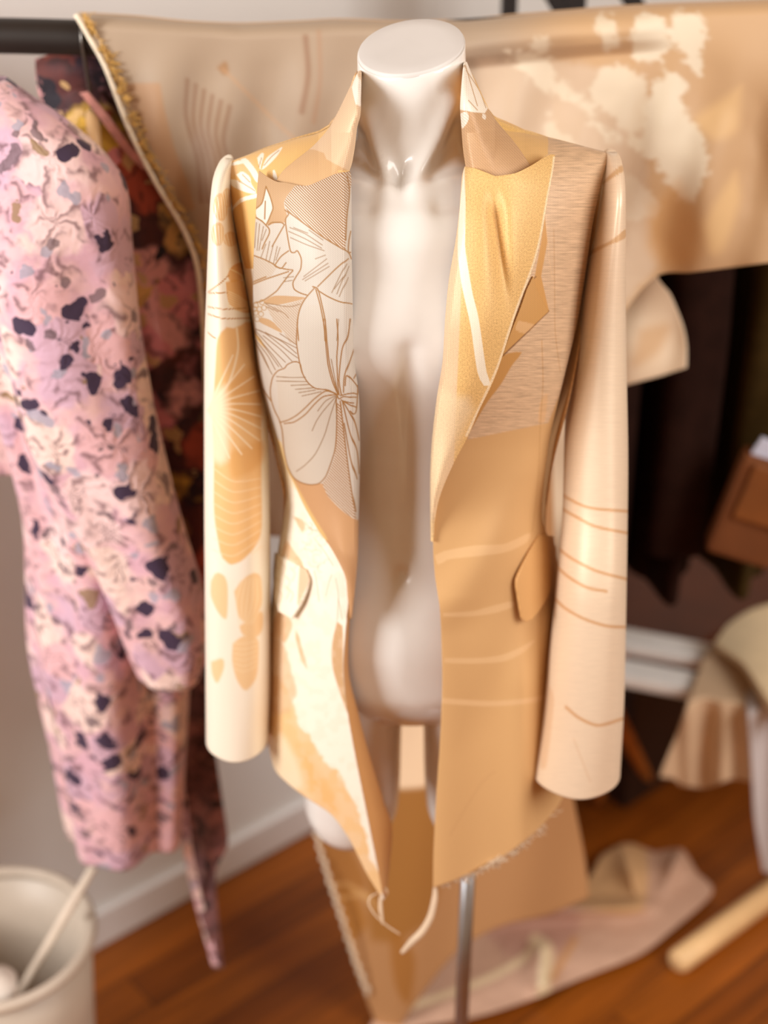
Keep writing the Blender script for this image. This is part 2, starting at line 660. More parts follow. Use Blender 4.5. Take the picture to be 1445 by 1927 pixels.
M_DARK = floral_mat('dark_floral_brocade',
                    [(0.35, rgba(40, 24, 38)), (0.65, rgba(96, 44, 40))],
                    [(0.0, rgba(232, 150, 160)), (0.24, rgba(226, 176, 104)), (0.42, rgba(186, 84, 60)), (0.56, rgba(240, 176, 178)), (0.76, rgba(228, 184, 74)), (0.9, rgba(206, 120, 80))],
                    rgba(28, 20, 34), [(0.0, rgba(214, 176, 120)), (0.5, rgba(180, 80, 70)), (0.8, rgba(120, 100, 70))],
                    25.0, 0.20, (rgba(60, 28, 26), 0.7))

# ------------------------------------------------------------------ setting
me = mesh_from([(-3, -2, 0), (4, -2, 0), (4, 6, 0), (-3, 6, 0), (-3, -2, -0.1), (4, -2, -0.1), (4, 6, -0.1), (-3, 6, -0.1)],
               [(0, 1, 2, 3), (7, 6, 5, 4), (0, 4, 5, 1), (1, 5, 6, 2), (2, 6, 7, 3), (3, 7, 4, 0)], 'floor')
fl = link('floor', me, None, floor_mat(), smooth=False)
fl['kind'] = 'structure'
wd = np.array([math.cos(WALL_YAW), math.sin(WALL_YAW)])
wn = np.array([-wd[1], wd[0]])
w0 = on_floor(190, 1770)[:2]
mid = w0 + wd * 1.3 + wn * 0.05
wl = box('wall_back', (mid[0], mid[1], 1.3), (5.6, 0.1, 2.6), WALL_YAW, wall_mat(), bevel=0)
wl['kind'] = 'structure'
mid = w0 + wd * 1.3 - wn * 0.007
bb = box('baseboard_back', (mid[0], mid[1], 0.036), (5.6, 0.014, 0.072), WALL_YAW,
         plain('white_baseboard_paint', rgba(226, 222, 220), 0.5, noise=0.02), bevel=0.003)
bb['kind'] = 'structure'

# ------------------------------------------------------------------ mannequin
YC = 1.42
man = thing('mannequin', 'glossy white headless mannequin torso on a steel pole', 'mannequin', (0.10, 1.47, 0))

# py at the front surface, centre px, half width px, half depth, centre Y
ROWS = [(86, 773, 98, .0488, 1.430), (150, 774, 98.5, .0490, 1.429), (220, 775, 99, .050, 1.427), (280, 773, 100, .053, 1.426), (318, 772, 113, .059, 1.425),
        (345, 772, 160, .066, 1.424), (375, 773, 245, .078, 1.422), (410, 774, 292, .092, 1.42), (470, 775, 302, .104, 1.42), (560, 776, 288, .106, 1.42),
        (660, 776, 262, .098, 1.42), (760, 776, 232, .084, 1.42), (860, 775, 204, .072, 1.42), (950, 774, 190, .068, 1.42), (1050, 774, 200, .074, 1.42),
        (1150, 774, 216, .084, 1.42), (1250, 774, 224, .092, 1.42), (1310, 774, 220, .092, 1.42), (1345, 774, 200, .080, 1.42), (1362, 774, 120, .05, 1.42)]


def man_rows(rows, nv, seg, power=2.15):
    rows = np.array(rows, float)
    z = np.array([float(unproj(r[1], r[0], r[4] - r[3])[2]) for r in rows])
    cx = np.array([float(unproj(r[1], r[0], r[4])[0]) for r in rows])
    a = np.array([r[2] / scale_at(r[0], r[4]) for r in rows])
    s = -z
    S = np.linspace(s[0], s[-1], nv)
    g = lambda v: smooth_interp(S, s, v)
    cx, a, b, cy, zz = g(cx), g(a), g(rows[:, 3]), g(rows[:, 4]), -S
    th = np.linspace(0, 2 * np.pi, seg, endpoint=False)
    c, sn = np.cos(th), np.sin(th)
    e = 2 / power
    X = cx[:, None] + a[:, None] * np.sign(c) * np.abs(c) ** e
    Yy = cy[:, None] + b[:, None] * np.sign(sn) * np.abs(sn) ** e
    return np.stack([X, Yy, np.repeat(zz[:, None], seg, 1)], -1)


TOPC = (unproj(773, 90, 1.43))


def slant(x, y):
    return 0.134 * (x - TOPC[0]) + 0.29 * (y - TOPC[1])


T = man_rows(ROWS, 220, 96)
# slanted neck cut
k = np.clip((T[..., 2] - (TOPC[2] - 0.09)) / 0.09, 0, 1)
T[..., 2] += k * slant(T[..., 0], T[..., 1])
torso = grid_mesh(T, 'torso', closed_u=True, caps=True)
# thighs
legs = []
for cx0, hw0 in ((662, 92), (888, 92)):
    rr = [(1180, cx0 + (774 - cx0) * .12, 88, .076, 1.425), (1300, cx0 + (774 - cx0) * .06, 92, .080, 1.425), (1400, cx0, 91, .074, 1.425),
          (1500, cx0, 89, .068, 1.43), (1570, cx0, 85, .065, 1.43), (1592, cx0, 76, .060, 1.43), (1600, cx0, 58, .045, 1.43)]
    legs.append(grid_mesh(man_rows(rr, 70, 64, 2.05), 'thigh', closed_u=True, caps=True))
bm = bmesh.new()
for m_ in [torso] + legs:
    bm.from_mesh(m_)
me = bpy.data.meshes.new('body')
bm.to_mesh(me)
bm.free()
tmp = bpy.data.objects.new('body', me)
COL.objects.link(tmp)
rm = tmp.modifiers.new('r', 'REMESH')
rm.mode = 'VOXEL'
rm.voxel_size = 0.0034
sm = tmp.modifiers.new('s', 'SMOOTH')
sm.iterations = 6
dg = bpy.context.evaluated_depsgraph_get()
me2 = bpy.data.meshes.new_from_object(tmp.evaluated_get(dg))
bpy.data.objects.remove(tmp)
nV = len(me2.vertices)
co = np.empty(nV * 3, np.float32)
me2.vertices.foreach_get('co', co)
co = co.reshape(-1, 3).astype(float)
nrm = np.empty(nV * 3, np.float32)
me2.vertices.foreach_get('normal', nrm)
nrm = nrm.reshape(-1, 3).astype(float)
px, py = project(co)
front = sstep(0.1, -0.35, nrm[:, 1])


def ridge(pts, sig):
    q = curve(pts, 40)
    d = np.full(nV, 1e9)
    for p, r in zip(q[:-1], q[1:]):
        e = r - p
        t = np.clip(((px - p[0]) * e[0] + (py - p[1]) * e[1]) / (e @ e + 1e-9), 0, 1)
        d = np.minimum(d, (px - p[0] - e[0] * t) ** 2 + (py - p[1] - e[1] * t) ** 2)
    return np.exp(-d / (2 * sig * sig))


def blob(cx, cy, sx, sy):
    return np.exp(-((px - cx) / sx) ** 2 / 2 - ((py - cy) / sy) ** 2 / 2)


disp = 0
disp = disp + 0.0050 * ridge([(690, 215), (706, 270), (724, 320), (738, 352)], 12)      # neck cords
disp = disp + 0.0055 * ridge([(850, 190), (826, 250), (798, 308), (772, 350)], 13)
disp = disp - 0.0110 * blob(752, 338, 15, 26)                                             # hollow of the throat
disp = disp - 0.0050 * ridge([(676, 260), (690, 315), (708, 340)], 14)
disp = disp - 0.0045 * ridge([(862, 240), (838, 300), (812, 330)], 14)
disp = disp + 0.0045 * ridge([(740, 366), (700, 352), (640, 348), (560, 366)], 13)      # collar bones
disp = disp + 0.0045 * ridge([(772, 362), (815, 348), (880, 342), (980, 360)], 13)
disp = disp - 0.0040 * ridge([(690, 392), (640, 388), (570, 396)], 16)
disp = disp - 0.0040 * ridge([(830, 390), (900, 384), (980, 392)], 16)
disp = disp + 0.030 * blob(668, 640, 70, 75) + 0.030 * blob(876, 640, 70, 75)             # bust
disp = disp - 0.004 * ridge([(772, 640), (772, 760), (771, 900), (770, 1040)], 14)       # centre line
disp = disp - 0.007 * blob(757, 1080, 9, 12) + 0.010 * blob(770, 1190, 110, 90)           # navel, belly
co = co + nrm * (disp * front + .0016)[:, None]
lid = TOPC[2] + slant(co[:, 0], co[:, 1]) - .0010
neck = co[:, 2] > TOPC[2] - .05
co[:, 2] = np.where(neck, np.minimum(co[:, 2], lid), co[:, 2])
me2.vertices.foreach_set('co', co.astype(np.float32).ravel())
me2.update()
me2.name = 'body'
body = link('body', me2, man, M_WHITE)
# neck cap: thin disc with a crisp rounded rim, lying on the slanted cut
capP = []
th = np.linspace(0, 2 * np.pi, 96, endpoint=False)
a0 = 99.0 / scale_at(90, 1.43)
for r_, dz in ((0.940, -.0040), (0.994, -.0035), (1.003, -.0020), (1.003, .0004), (0.997, .0017), (0.985, .002), (0.7, .002), (0.35, .002), (0.02, .002)):
    X = TOPC[0] + a0 * r_ * np.cos(th)
    Yy = TOPC[1] + 0.0508 * r_ * np.sin(th)
    capP.append(np.stack([X, Yy, TOPC[2] + slant(X, Yy) + dz], -1))
link('neck_cap', grid_mesh(np.array(capP), 'neck_cap', closed_u=True, caps=True), man, M_CAP)
pt = unproj(882, 1610, 1.40)
pb = (unproj(868, 1927, 1.395))
dirp = (pb - pt) / (pt[2] - pb[2])
pbot = pt + dirp * (pt[2] - 0.012)
ptop = pt - dirp * 0.12
tube('pole', [tuple(ptop), tuple(pbot)], 0.0088, M_STEEL, man, seg=24)
prof = [(0.012, .03), (0.03, .026), (0.12, .014), (0.128, .010), (0.13, .004), (0.128, .0005)]
th = np.linspace(0, 2 * np.pi, 48, endpoint=False)
link('base_plate', grid_mesh(np.array([np.stack([pbot[0] + r_ * np.cos(th), pbot[1] + r_ * np.sin(th), 0 * th + z_], -1) for r_, z_ in prof]),
                             'base_plate', closed_u=True, caps=True), man, M_STEEL)

# ------------------------------------------------------------------ blazer
blz = thing('blazer', 'gold and ivory floral jacquard blazer worn open on the white mannequin', 'jacket', (0.03, 1.42, 0.55))
GOLD, TAN, IVORY, PINKTAN, LINE = (226, 184, 118), (204, 166, 122), (240, 231, 216), (214, 182, 148), (176, 132, 80)
BROWN, PEACH, CREAM = (196, 148, 90), (222, 184, 142), (246, 238, 222)

RIDGE_X = [405, 432, 500, 560, 600, 625, 650, 676, 773, 874, 893, 913, 929, 985, 1030, 1145, 1170]
RIDGE_Y = [312, 304, 280, 261, 250, 235, 190, 135, 120, 118, 152, 196, 222, 246, 260, 289, 296]
BY = [250, 330, 420, 520, 620, 720, 850, 960, 1100, 1300, 1500, 1700]
BV = [.075, .092, .118, .136, .144, .140, .126, .122, .130, .140, .146, .150]
AY = [250, 320, 400, 560, 700, 850, 950, 1050, 1200, 1400, 1500, 1700]
AV = [390, 372, 352, 318, 300, 262, 248, 266, 282, 288, 290, 292]


def jy(px, py):
    """forward distance of the coat front at a picture position: body rounding and shoulder rounding"""
    B = smooth_interp(py, BY, BV)
    A = smooth_interp(py, AY, AV)
    q = np.clip(np.abs(px - 782) / A, 0, 0.995)
    prof = (1 - q ** 2.3) ** (1 / 2.0)
    s = np.clip((py - np.interp(px, RIDGE_X, RIDGE_Y)) / 105.0, 0, 1)
    g = np.sqrt(np.clip(1 - (1 - s) ** 2, 0, 1))
    return YC - B * prof * g


def piece(name, P, Yv, cloth, mat, th=0.002, parent=blz, offset=0.0, lined=False):
    me = grid_mesh(unproj(P[..., 0], P[..., 1], Yv), name, uv=P, cloth=cloth)
    o = link(name, me, parent, [mat, M_LINING] if lined else mat)
    md = thicken(o, th, offset).modifiers[0]
    if lined:
        md.material_offset = 1
    return o


Z2, Z3, Z5, Z4 = Z(380, 240, 4.25), Z(460, 600, 4.82), Z(480, 940, 4.19), Z(840, 240, 4.188)
ZL, ZR = Z(380, 480, 3.706), Z(800, 680, 3.32)
ZS1, ZS2 = Z(380, 480, 3.706), Z(380, 1000, 4.283)

# --- front panel on the picture's left
LEFT_EDGE = [(432, 306), (434, 340), (440, 400), (454, 480), (470, 570), (484, 650), (498, 740), (520, 830), (538, 900), (533, 980), (518, 1080), (508, 1200), (505, 1300), (505, 1392)]
P = coons(LEFT_EDGE, [(655, 190), (640, 260), (630, 340), (632, 600), (636, 850), (646, 1000), (654, 1080), (656, 1130), (650, 1190), (646, 1260), (654, 1340), (668, 1420), (690, 1530), (708, 1620), (722, 1694)],
          150, 700, top=[(432, 306), (500, 281), (560, 262), (600, 252), (630, 232), (655, 190)],
          bottom=[(505, 1392), (518, 1446), (543, 1474), (577, 1500), (624, 1532), (658, 1578), (690, 1642), (722, 1694)], pw_top=.1, pw_bot=.12)
px, py = P[..., 0], P[..., 1]
c = Cloth(px, py, CREAM)
c.fill([(420, 220), (700, 120), (700, 420), (487, 420), (484, 480), (480, 505), (464, 505), (440, 430)], GOLD, smooth=False)
c.fill(Z2([(215, 300), (330, 270), (400, 260), (440, 340), (420, 400), (300, 370), (230, 390)]), PEACH, .5, soft=3)
for poly in ([(310, 262), (360, 255), (440, 350), (470, 430), (440, 440), (390, 360)], [(225, 415), (290, 425), (400, 480), (440, 530), (360, 520), (250, 470)],
             [(280, 380), (330, 355), (390, 400), (400, 450), (440, 520), (330, 440)], [(445, 250), (480, 210), (500, 220), (480, 300), (470, 345)],
             [(480, 345), (520, 250), (600, 190), (650, 160), (600, 240), (520, 320)], [(570, 350), (585, 345), (605, 400), (600, 430), (575, 410)],
             [(240, 690), (250, 640), (310, 570), (380, 545), (450, 530), (450, 560), (340, 590), (270, 640)], [(225, 300), (300, 270), (340, 290), (240, 310)]):
    c.fill(Z2(poly), IVORY)
for l_ in ([(300, 430), (370, 470), (430, 510)], [(500, 310), (560, 240), (620, 190)], [(460, 320), (480, 250)], [(330, 380), (390, 440)]):
    c.line(Z2(l_), LINE, .7)
c.fill([(486, 700), (500, 690), (560, 900), (540, 905)], (246, 232, 200), soft=6)
# flowers and ground below the lapel
for poly in ([(260, 330), (330, 430), (380, 500), (390, 640), (360, 800), (345, 700), (330, 520), (250, 450)], [(230, 870), (300, 980), (240, 1130), (200, 1080), (140, 1050), (170, 900)],
             [(300, 130), (350, 140), (400, 200), (380, 260), (330, 180)], [(330, 1040), (370, 1150), (420, 1340), (380, 1290), (340, 1160)],
             [(170, 520), (230, 400), (250, 330), (210, 640), (180, 700)]):
    c.fill(Z5(poly), PEACH, .95, soft=2, wob=2.5)
c.fill([(635, 1169), (645, 1176), (646, 1202), (647, 1274), (657, 1346), (628, 1262), (626, 1210)], TAN, soft=2)
ground = [(480, 1255), (533, 1278), (552, 1320), (567, 1363), (590, 1403), (606, 1432), (630, 1449), (664, 1500), (690, 1585), (722, 1694), (640, 1700), (480, 1500)]
c.fill(ground, (232, 192, 136), .95, soft=3, wob=9, wf=.06)
c.fill([(500, 1190), (530, 1200), (556, 1290), (548, 1340), (500, 1330)], PEACH, .8, soft=4, wob=6)
c.fill([(505, 1380), (540, 1390), (570, 1480), (520, 1470)], (240, 222, 190), .8, soft=8)
c.fill([(560, 1400), (590, 1430), (640, 1520), (600, 1520)], (228, 178, 108), .6, soft=10)
for _ in range(26):  # ruffled petals of the large bloom
    x0, y0 = 588 + random.uniform(-14, 40), 985 + random.uniform(-8, 85)
    r0 = random.uniform(6, 11)
    aa = random.uniform(0, 6.28)
    c.line([(x0 + r0 * math.cos(aa + q), y0 + .7 * r0 * math.sin(aa + q)) for q in (0, .6, 1.2, 1.9, 2.5)], (198, 178, 150), .6, .8)
for l_ in ([(400, 180), (450, 230), (520, 260)], [(470, 300), (560, 420), (620, 520)], [(640, 620), (660, 760), (650, 950)], [(660, 780), (690, 940)], [(560, 760), (590, 640), (610, 590)], [(470, 560), (490, 650), (510, 800)]):
    c.line(Z5(l_), (188, 160, 126), .6, .9)
m = sstep(.45, .62, fbm(px.ravel() * .07, py.ravel() * .07)) * (py.ravel() > 900) * .25
c.put(m, (236, 216, 190))
c.stripe *= 0
piece('front_panel', P, jy(px, py), c, M_JAC, lined=True)

# --- front panel on the picture's right
P = coons([(874, 118), (878, 240), (884, 320), (880, 420), (866, 560), (850, 700), (832, 830), (820, 930), (815, 1018), (818, 1080), (828, 1150), (832, 1240), (832, 1310), (828, 1400), (821, 1500), (816, 1600), (815, 1670)],
          [(1145, 289), (1134, 330), (1114, 420), (1098, 530), (1084, 610), (1062, 700), (1034, 820), (1020, 930), (1020, 985), (1046, 1050), (1060, 1150), (1066, 1300), (1066, 1400), (1062, 1492)],
          160, 700, top=[(874, 118), (893, 152), (913, 196), (929, 222), (985, 246), (1030, 260), (1145, 289)],
          bottom=[(815, 1670), (860, 1654), (910, 1632), (960, 1602), (1010, 1562), (1045, 1522), (1062, 1492)], pw_top=.12, pw_bot=.1)
px, py = P[..., 0], P[..., 1]
c = Cloth(px, py, (206, 164, 112))
c.fill([(860, 60), (1180, 200), (1140, 420), (1120, 620), (1060, 720), (1030, 795), (880, 826), (860, 400)], (204, 172, 138), smooth=False, slub=1)
c.fill([(860, 60), (1000, 200), (1031, 258), (1030, 292), (1000, 320), (860, 360)], (216, 176, 118), smooth=False, slub=.1)
c.fill([(900, 180), (960, 225), (1025, 258), (985, 252), (935, 240)], (232, 190, 112), spark=.6)
c.fill(ZR([(700, 380), (740, 375), (760, 200), (720, 240), (705, 300)]), (212, 172, 128), slub=.5, soft=2)
c.fill(ZR([(400, 60), (480, -40), (600, -60), (540, 20), (470, 140), (380, 260), (260, 460), (300, 330)]), (190, 140, 78), slub=0, soft=1)
c.fill(Z4([(740, 900), (770, 700), (790, 900), (740, 1170), (800, 1440), (440, 1790), (380, 1930), (600, 1330), (690, 1170)]), (198, 148, 84), slub=0, smooth=False, soft=1)
c.fill(Z4([(560, 1520), (650, 1540), (690, 1560), (620, 1620), (540, 1590)]), (214, 170, 120), .8)
c.fill([(860, 1400), (1080, 1150), (1080, 1700), (800, 1700), (810, 1180)], (216, 174, 120), .9, soft=40)
for poly in ([(60, 1210), (130, 1180), (300, 1150), (480, 1140), (560, 1110), (650, 1070), (630, 1130), (500, 1190), (330, 1215), (150, 1235), (80, 1270)],
             [(110, 1570), (300, 1555), (380, 1535), (545, 1495), (550, 1530), (430, 1570), (280, 1590), (110, 1590)],
             [(120, 1850), (330, 1850), (480, 1830), (600, 1780), (690, 1730), (620, 1810), (500, 1870), (330, 1885), (120, 1880)]):
    c.fill(ZR(poly), (222, 184, 136), .75, soft=1.2)
c.fill([(826, 1312), (920, 1318), (1000, 1312), (1050, 1300), (1050, 1308), (1000, 1322), (920, 1328), (826, 1322)], (228, 190, 142), .7, soft=2)
for l_ in ([(700, 1480), (560, 1290)], ):
    pass
c.line([(1018, 640), (1020, 720), (1015, 800), (1012, 880), (1006, 950), (1000, 1000)], (186, 140, 88), .8, .8)
c.line(Z4([(840, 800), (845, 1200), (850, 1600), (890, 1927)]), (186, 146, 104), .9, .7)
c.line(Z4([(780, 700), (800, 1000), (830, 1200)]), (222, 184, 142), .8, .5)
c.line(Z4([(800, 1443), (620, 1620), (440, 1795)]), (120, 76, 36), 1.3)
c.line(Z4([(700, 1173), (650, 1220)]), (120, 76, 36), 1.0)
c.line([(846, 1570), (900, 1480), (930, 1450)], (196, 150, 104), .8, .6, 1.5)
fold = .007 * np.exp(-(((px - 1005) * .853 + (py - 890) * .522) / 42) ** 2) * sstep(800, 900, py) * (1 - sstep(1120, 1200, py))
fold = fold + .010 * np.exp(-((px - 985 - (py - 1300) * .03) / 34) ** 2) * sstep(1160, 1300, py) - .004 * np.exp(-((px - 905) / 45) ** 2) * sstep(1200, 1400, py)
piece('front_panel', P, jy(px, py) - fold - 0.006 * np.exp(-(((px - 820) / 40) ** 2)) * sstep(1050, 1200, py), c, M_JAC, lined=True)

# --- back panel with the side seams, one sheet from side to side
P = coons(LEFT_EDGE, [(1145, 289), (1134, 330), (1114, 420), (1098, 530), (1084, 610), (1062, 700), (1034, 820), (1020, 930), (1020, 985), (1046, 1050), (1060, 1150), (1066, 1300), (1066, 1400), (1062, 1492)],
          110, 200, top=[(432, 306), (500, 281), (560, 262), (600, 252), (630, 232), (668, 190), (773, 178), (880, 180), (929, 222), (985, 246), (1030, 260), (1145, 289)],
          bottom=[(505, 1366), (560, 1410), (640, 1444), (720, 1456), (800, 1458), (900, 1456), (980, 1458), (1035, 1460), (1062, 1452)], pw_top=.14, pw_bot=.25)
px, py = P[..., 0], P[..., 1]
w_ = unproj(px, py, YC)
uu = np.linspace(-1, 1, 110)[None, :]
s_ = np.clip((py - np.interp(px, RIDGE_X, RIDGE_Y)) / 170.0, 0, 1)
arch = np.clip(1 - np.abs(uu) ** 2.4, 0, 1) ** .5
w_[..., 1] = YC + smooth_interp(py, BY, BV) * .85 * arch * np.sqrt(np.clip(1 - (1 - s_) ** 2, 0, 1)) - (YC - jy(px, py)) * np.abs(uu) ** 10
qx, qy = project(w_)
c = Cloth(qx, qy, (236, 170, 96))
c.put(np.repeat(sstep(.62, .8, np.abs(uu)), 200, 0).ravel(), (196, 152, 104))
c.put(np.repeat(1 - sstep(.05, .12, np.linspace(0, 1, 200))[:, None], 110, 1).ravel(), (216, 176, 118))
me = grid_mesh(w_, 'back_panel', uv=np.stack([qx, qy], -1), cloth=c)
thicken(link('back_panel', me, blz, M_JAC), 0.002)

# --- inside facings that turn back beside the opening
P = coons([(640, 1120), (644, 1200), (645, 1270), (654, 1345), (668, 1425), (690, 1535), (708, 1625), (720, 1690)],
          [(660, 1120), (655, 1200), (656, 1270), (674, 1345), (694, 1420), (722, 1510), (737, 1562), (726, 1685)], 16, 120)
px, py = P[..., 0], P[..., 1]
c = Cloth(px, py, (206, 152, 94))
uu = np.linspace(0, 1, 16)[None, :]
piece('facing', P, jy(px, py) + 0.003 + 0.030 * uu, c, M_JAC, .0015)

# --- lapel on the picture's left
LAP_L = [(489, 322), (487, 340), (483, 405), (479, 487), (478, 569), (480, 616), (486, 680), (498, 745), (512, 787), (527, 834), (541, 880), (556, 911), (575, 953), (600, 996), (623, 1028), (642, 1062), (653, 1090), (656, 1130)]
LAP_R = [(655, 320), (659, 334), (660, 400), (660, 475), (662, 560), (664, 640), (667, 690), (674, 745), (676, 828), (675, 900), (673, 970), (671, 1050), (666, 1110), (660, 1165)]
P = coons(LAP_L, LAP_R, 165, 640, top=[(489, 322), (504, 333), (521, 342), (540, 345), (559, 349), (572, 351), (585, 349), (610, 338), (634, 327), (655, 320)], pw_top=.06)
px, py = P[..., 0], P[..., 1]
c = Cloth(px, py, (216, 207, 193))
c.fill([(470, 300), (489, 318), (521, 338), (559, 346), (565, 352), (542, 369), (536, 381), (537, 391), (542, 405), (538, 419), (521, 419), (507, 424), (490, 414), (470, 405)], TAN, smooth=False)
c.fill([(555, 352), (655, 312), (662, 334), (652, 381), (649, 428), (648, 471), (606, 445), (542, 398), (536, 381), (542, 369)], (228, 216, 198), smooth=False, stripe=1)
c.fill(Z2([(520, 475), (555, 560), (575, 640), (560, 690), (540, 740), (520, 780), (490, 740), (450, 720), (440, 650), (490, 600)]), IVORY)
c.fill(Z2([(410, 1020), (500, 1050), (580, 1090), (610, 1115), (560, 1190), (420, 1250)]), (214, 202, 184), stripe=.25, smooth=False)
c.fill(Z2([(500, 1390), (580, 1345), (700, 1345), (840, 1360), (720, 1395), (620, 1415), (520, 1410)]), TAN)
c.fill(Z2([(480, 1515), (550, 1535), (620, 1590), (650, 1640), (560, 1600), (465, 1550)]), TAN)
c.fill(Z2([(520, 1425), (640, 1425), (830, 1370), (790, 1450), (770, 1560), (780, 1700), (690, 1660), (600, 1580)]), (216, 202, 182), stripe=.45, smooth=False)
c.fill(Z3([(330, 60), (490, -30), (480, 230), (420, 210)]), (216, 202, 182), stripe=.45, smooth=False)
c.fill(Z3([(100, 120), (150, 170), (205, 265), (180, 250), (120, 180)]), (226, 186, 120))
c.fill(Z3([(845, 760), (880, 760), (910, 1000), (940, 1350), (960, 1500), (1008, 1815), (930, 1770), (850, 1700), (760, 1600), (710, 1490), (760, 1420), (820, 1250), (840, 1000)]), (232, 220, 202), smooth=False, stripe=1)
tanlow = Z3([(400, 1340), (450, 1430), (520, 1480), (600, 1500), (680, 1490), (712, 1490), (760, 1600), (850, 1700), (930, 1770), (1012, 1824), (1060, 1790), (1080, 2900), (900, 2900), (560, 1750), (360, 1330)])
c.fill(tanlow, (212, 164, 116), smooth=False)
c.fill(Z3([(310, 1080), (345, 1120), (400, 1340), (480, 1500), (620, 1760), (760, 1990), (720, 2000), (560, 1760), (420, 1500), (330, 1260)]), (240, 204, 132), .9, soft=2)
# petal shading by thread direction: faint cooler ivory
c.fill(Z3([(490, 0), (480, 200), (500, 350), (530, 480), (580, 570), (650, 625), (760, 640), (830, 670), (800, 560), (760, 400), (740, 200), (720, -80), (600, -130)]), (216, 206, 190), .8)
c.fill(Z3([(300, 520), (380, 450), (500, 400), (600, 600), (760, 650), (830, 690), (835, 1080), (740, 1430), (600, 1500), (450, 1430), (360, 1150), (330, 930)]), (214, 201, 182), .75)
LN2 = ([(670, 660), (700, 690), (675, 740), (690, 860), (715, 985), (745, 1000), (770, 985), (800, 1050), (795, 1130), (760, 1190), (735, 1240), (745, 1290), (790, 1320), (850, 1340)],
       [(690, 670), (960, 870), (1150, 990), (1185, 1050)], [(1160, 1050), (1060, 1140), (930, 1270)], [(590, 1100), (640, 1030), (700, 985)], [(590, 1100), (640, 1125), (680, 1080)],
       [(420, 1020), (500, 1050), (580, 1090), (610, 1115), (700, 1135), (735, 1140), (700, 1180), (640, 1260), (600, 1310), (500, 1380), (430, 1400)], [(420, 1250), (520, 1210), (700, 1150)], [(420, 1232), (520, 1192)],
       [(445, 720), (490, 750), (520, 780), (545, 810), (545, 850), (510, 920), (490, 970)], [(520, 475), (555, 560), (575, 640), (560, 690), (540, 740), (520, 780)], [(520, 475), (490, 600), (440, 650)], [(515, 590), (510, 730)],
       [(540, 780), (570, 760), (640, 760), (665, 775)], [(665, 780), (620, 860), (570, 950)], [(905, 1280), (830, 1370), (790, 1450), (770, 1560), (780, 1700)], [(890, 1270), (930, 1290), (960, 1400), (990, 1550), (1000, 1700)],
       [(915, 1290), (950, 1420), (980, 1580), (988, 1700)], [(930, 1300), (1010, 1350), (1100, 1390), (1190, 1410)], [(1180, 830), (1165, 900), (1160, 990), (1180, 1000)], [(1150, 380), (1170, 520), (1150, 700), (1140, 900)])
THIN2 = ([(445, 760), (430, 960)], [(470, 770), (450, 980)], [(500, 790), (465, 980)], [(522, 815), (490, 900)], [(520, 930), (480, 1040)], [(550, 910), (520, 1060)], [(580, 930), (545, 1075)], [(610, 950), (580, 1090)], [(632, 960), (600, 1060)],
         [(710, 800), (830, 850), (965, 940)], [(700, 830), (830, 890), (960, 965)], [(715, 880), (850, 940), (980, 985)], [(860, 820), (970, 900)], [(740, 800), (850, 845)], [(820, 1190), (1000, 1050)], [(810, 1215), (1010, 1085)], [(830, 1225), (1020, 1110)], [(910, 1050), (990, 1020)],
         [(1150, 1090), (1040, 1320)], [(1165, 1110), (1080, 1330)], [(1140, 1180), (1060, 1290)], [(1160, 1200), (1100, 1350)], [(520, 1410), (660, 1480), (700, 1520)], [(510, 1400), (700, 1430), (790, 1410)], [(520, 1430), (620, 1470)],
         [(1095, 1530), (1080, 1700)], [(1180, 1530), (1150, 1700)], [(660, 1200), (740, 1190)], [(670, 1230), (730, 1220)])
LN3 = ([(490, 0), (480, 200), (500, 350), (530, 480), (580, 570), (650, 625), (760, 640), (840, 680)], [(720, 0), (740, 200), (760, 400), (800, 560), (850, 680)], [(735, 0), (752, 200), (775, 400), (815, 560), (855, 680)], [(530, 480), (510, 400), (460, 385), (400, 410), (370, 445), (310, 470), (265, 530), (245, 630), (250, 720), (280, 820), (320, 900), (330, 930)],
       [(330, 930), (350, 1000), (360, 1100), (370, 1200), (400, 1330), (450, 1430), (520, 1480), (600, 1500), (680, 1490), (740, 1430), (780, 1330), (820, 1200), (835, 1080), (840, 900), (835, 750), (840, 690)],
       [(330, 935), (400, 915), (480, 870), (560, 800), (640, 720), (740, 650), (830, 670)], [(370, 945), (460, 930), (560, 860), (640, 770), (720, 700), (830, 680)],
       [(945, 0), (930, 150), (890, 260), (870, 400), (860, 560), (880, 680)], [(990, 250), (940, 400), (905, 530), (900, 660)], [(840, 0), (850, 180), (840, 350), (850, 600), (860, 680)],
       [(840, 680), (860, 720), (900, 700), (1000, 710)], [(870, 690), (960, 670), (1015, 680), (1015, 620), (980, 570), (930, 510), (918, 540), (915, 600)], [(1015, 480), (980, 540)], [(1018, 600), (1010, 760), (1000, 840), (980, 860), (960, 830)], [(880, 730), (1000, 800)], [(900, 740), (980, 760)],
       [(870, 740), (900, 1000), (950, 1400), (1000, 1750)], [(890, 740), (950, 1000), (1010, 1200), (1030, 1400)], [(900, 750), (980, 900), (1030, 1100)], [(905, 940), (960, 1250), (1010, 1450)], [(175, 630), (215, 690), (250, 740)])
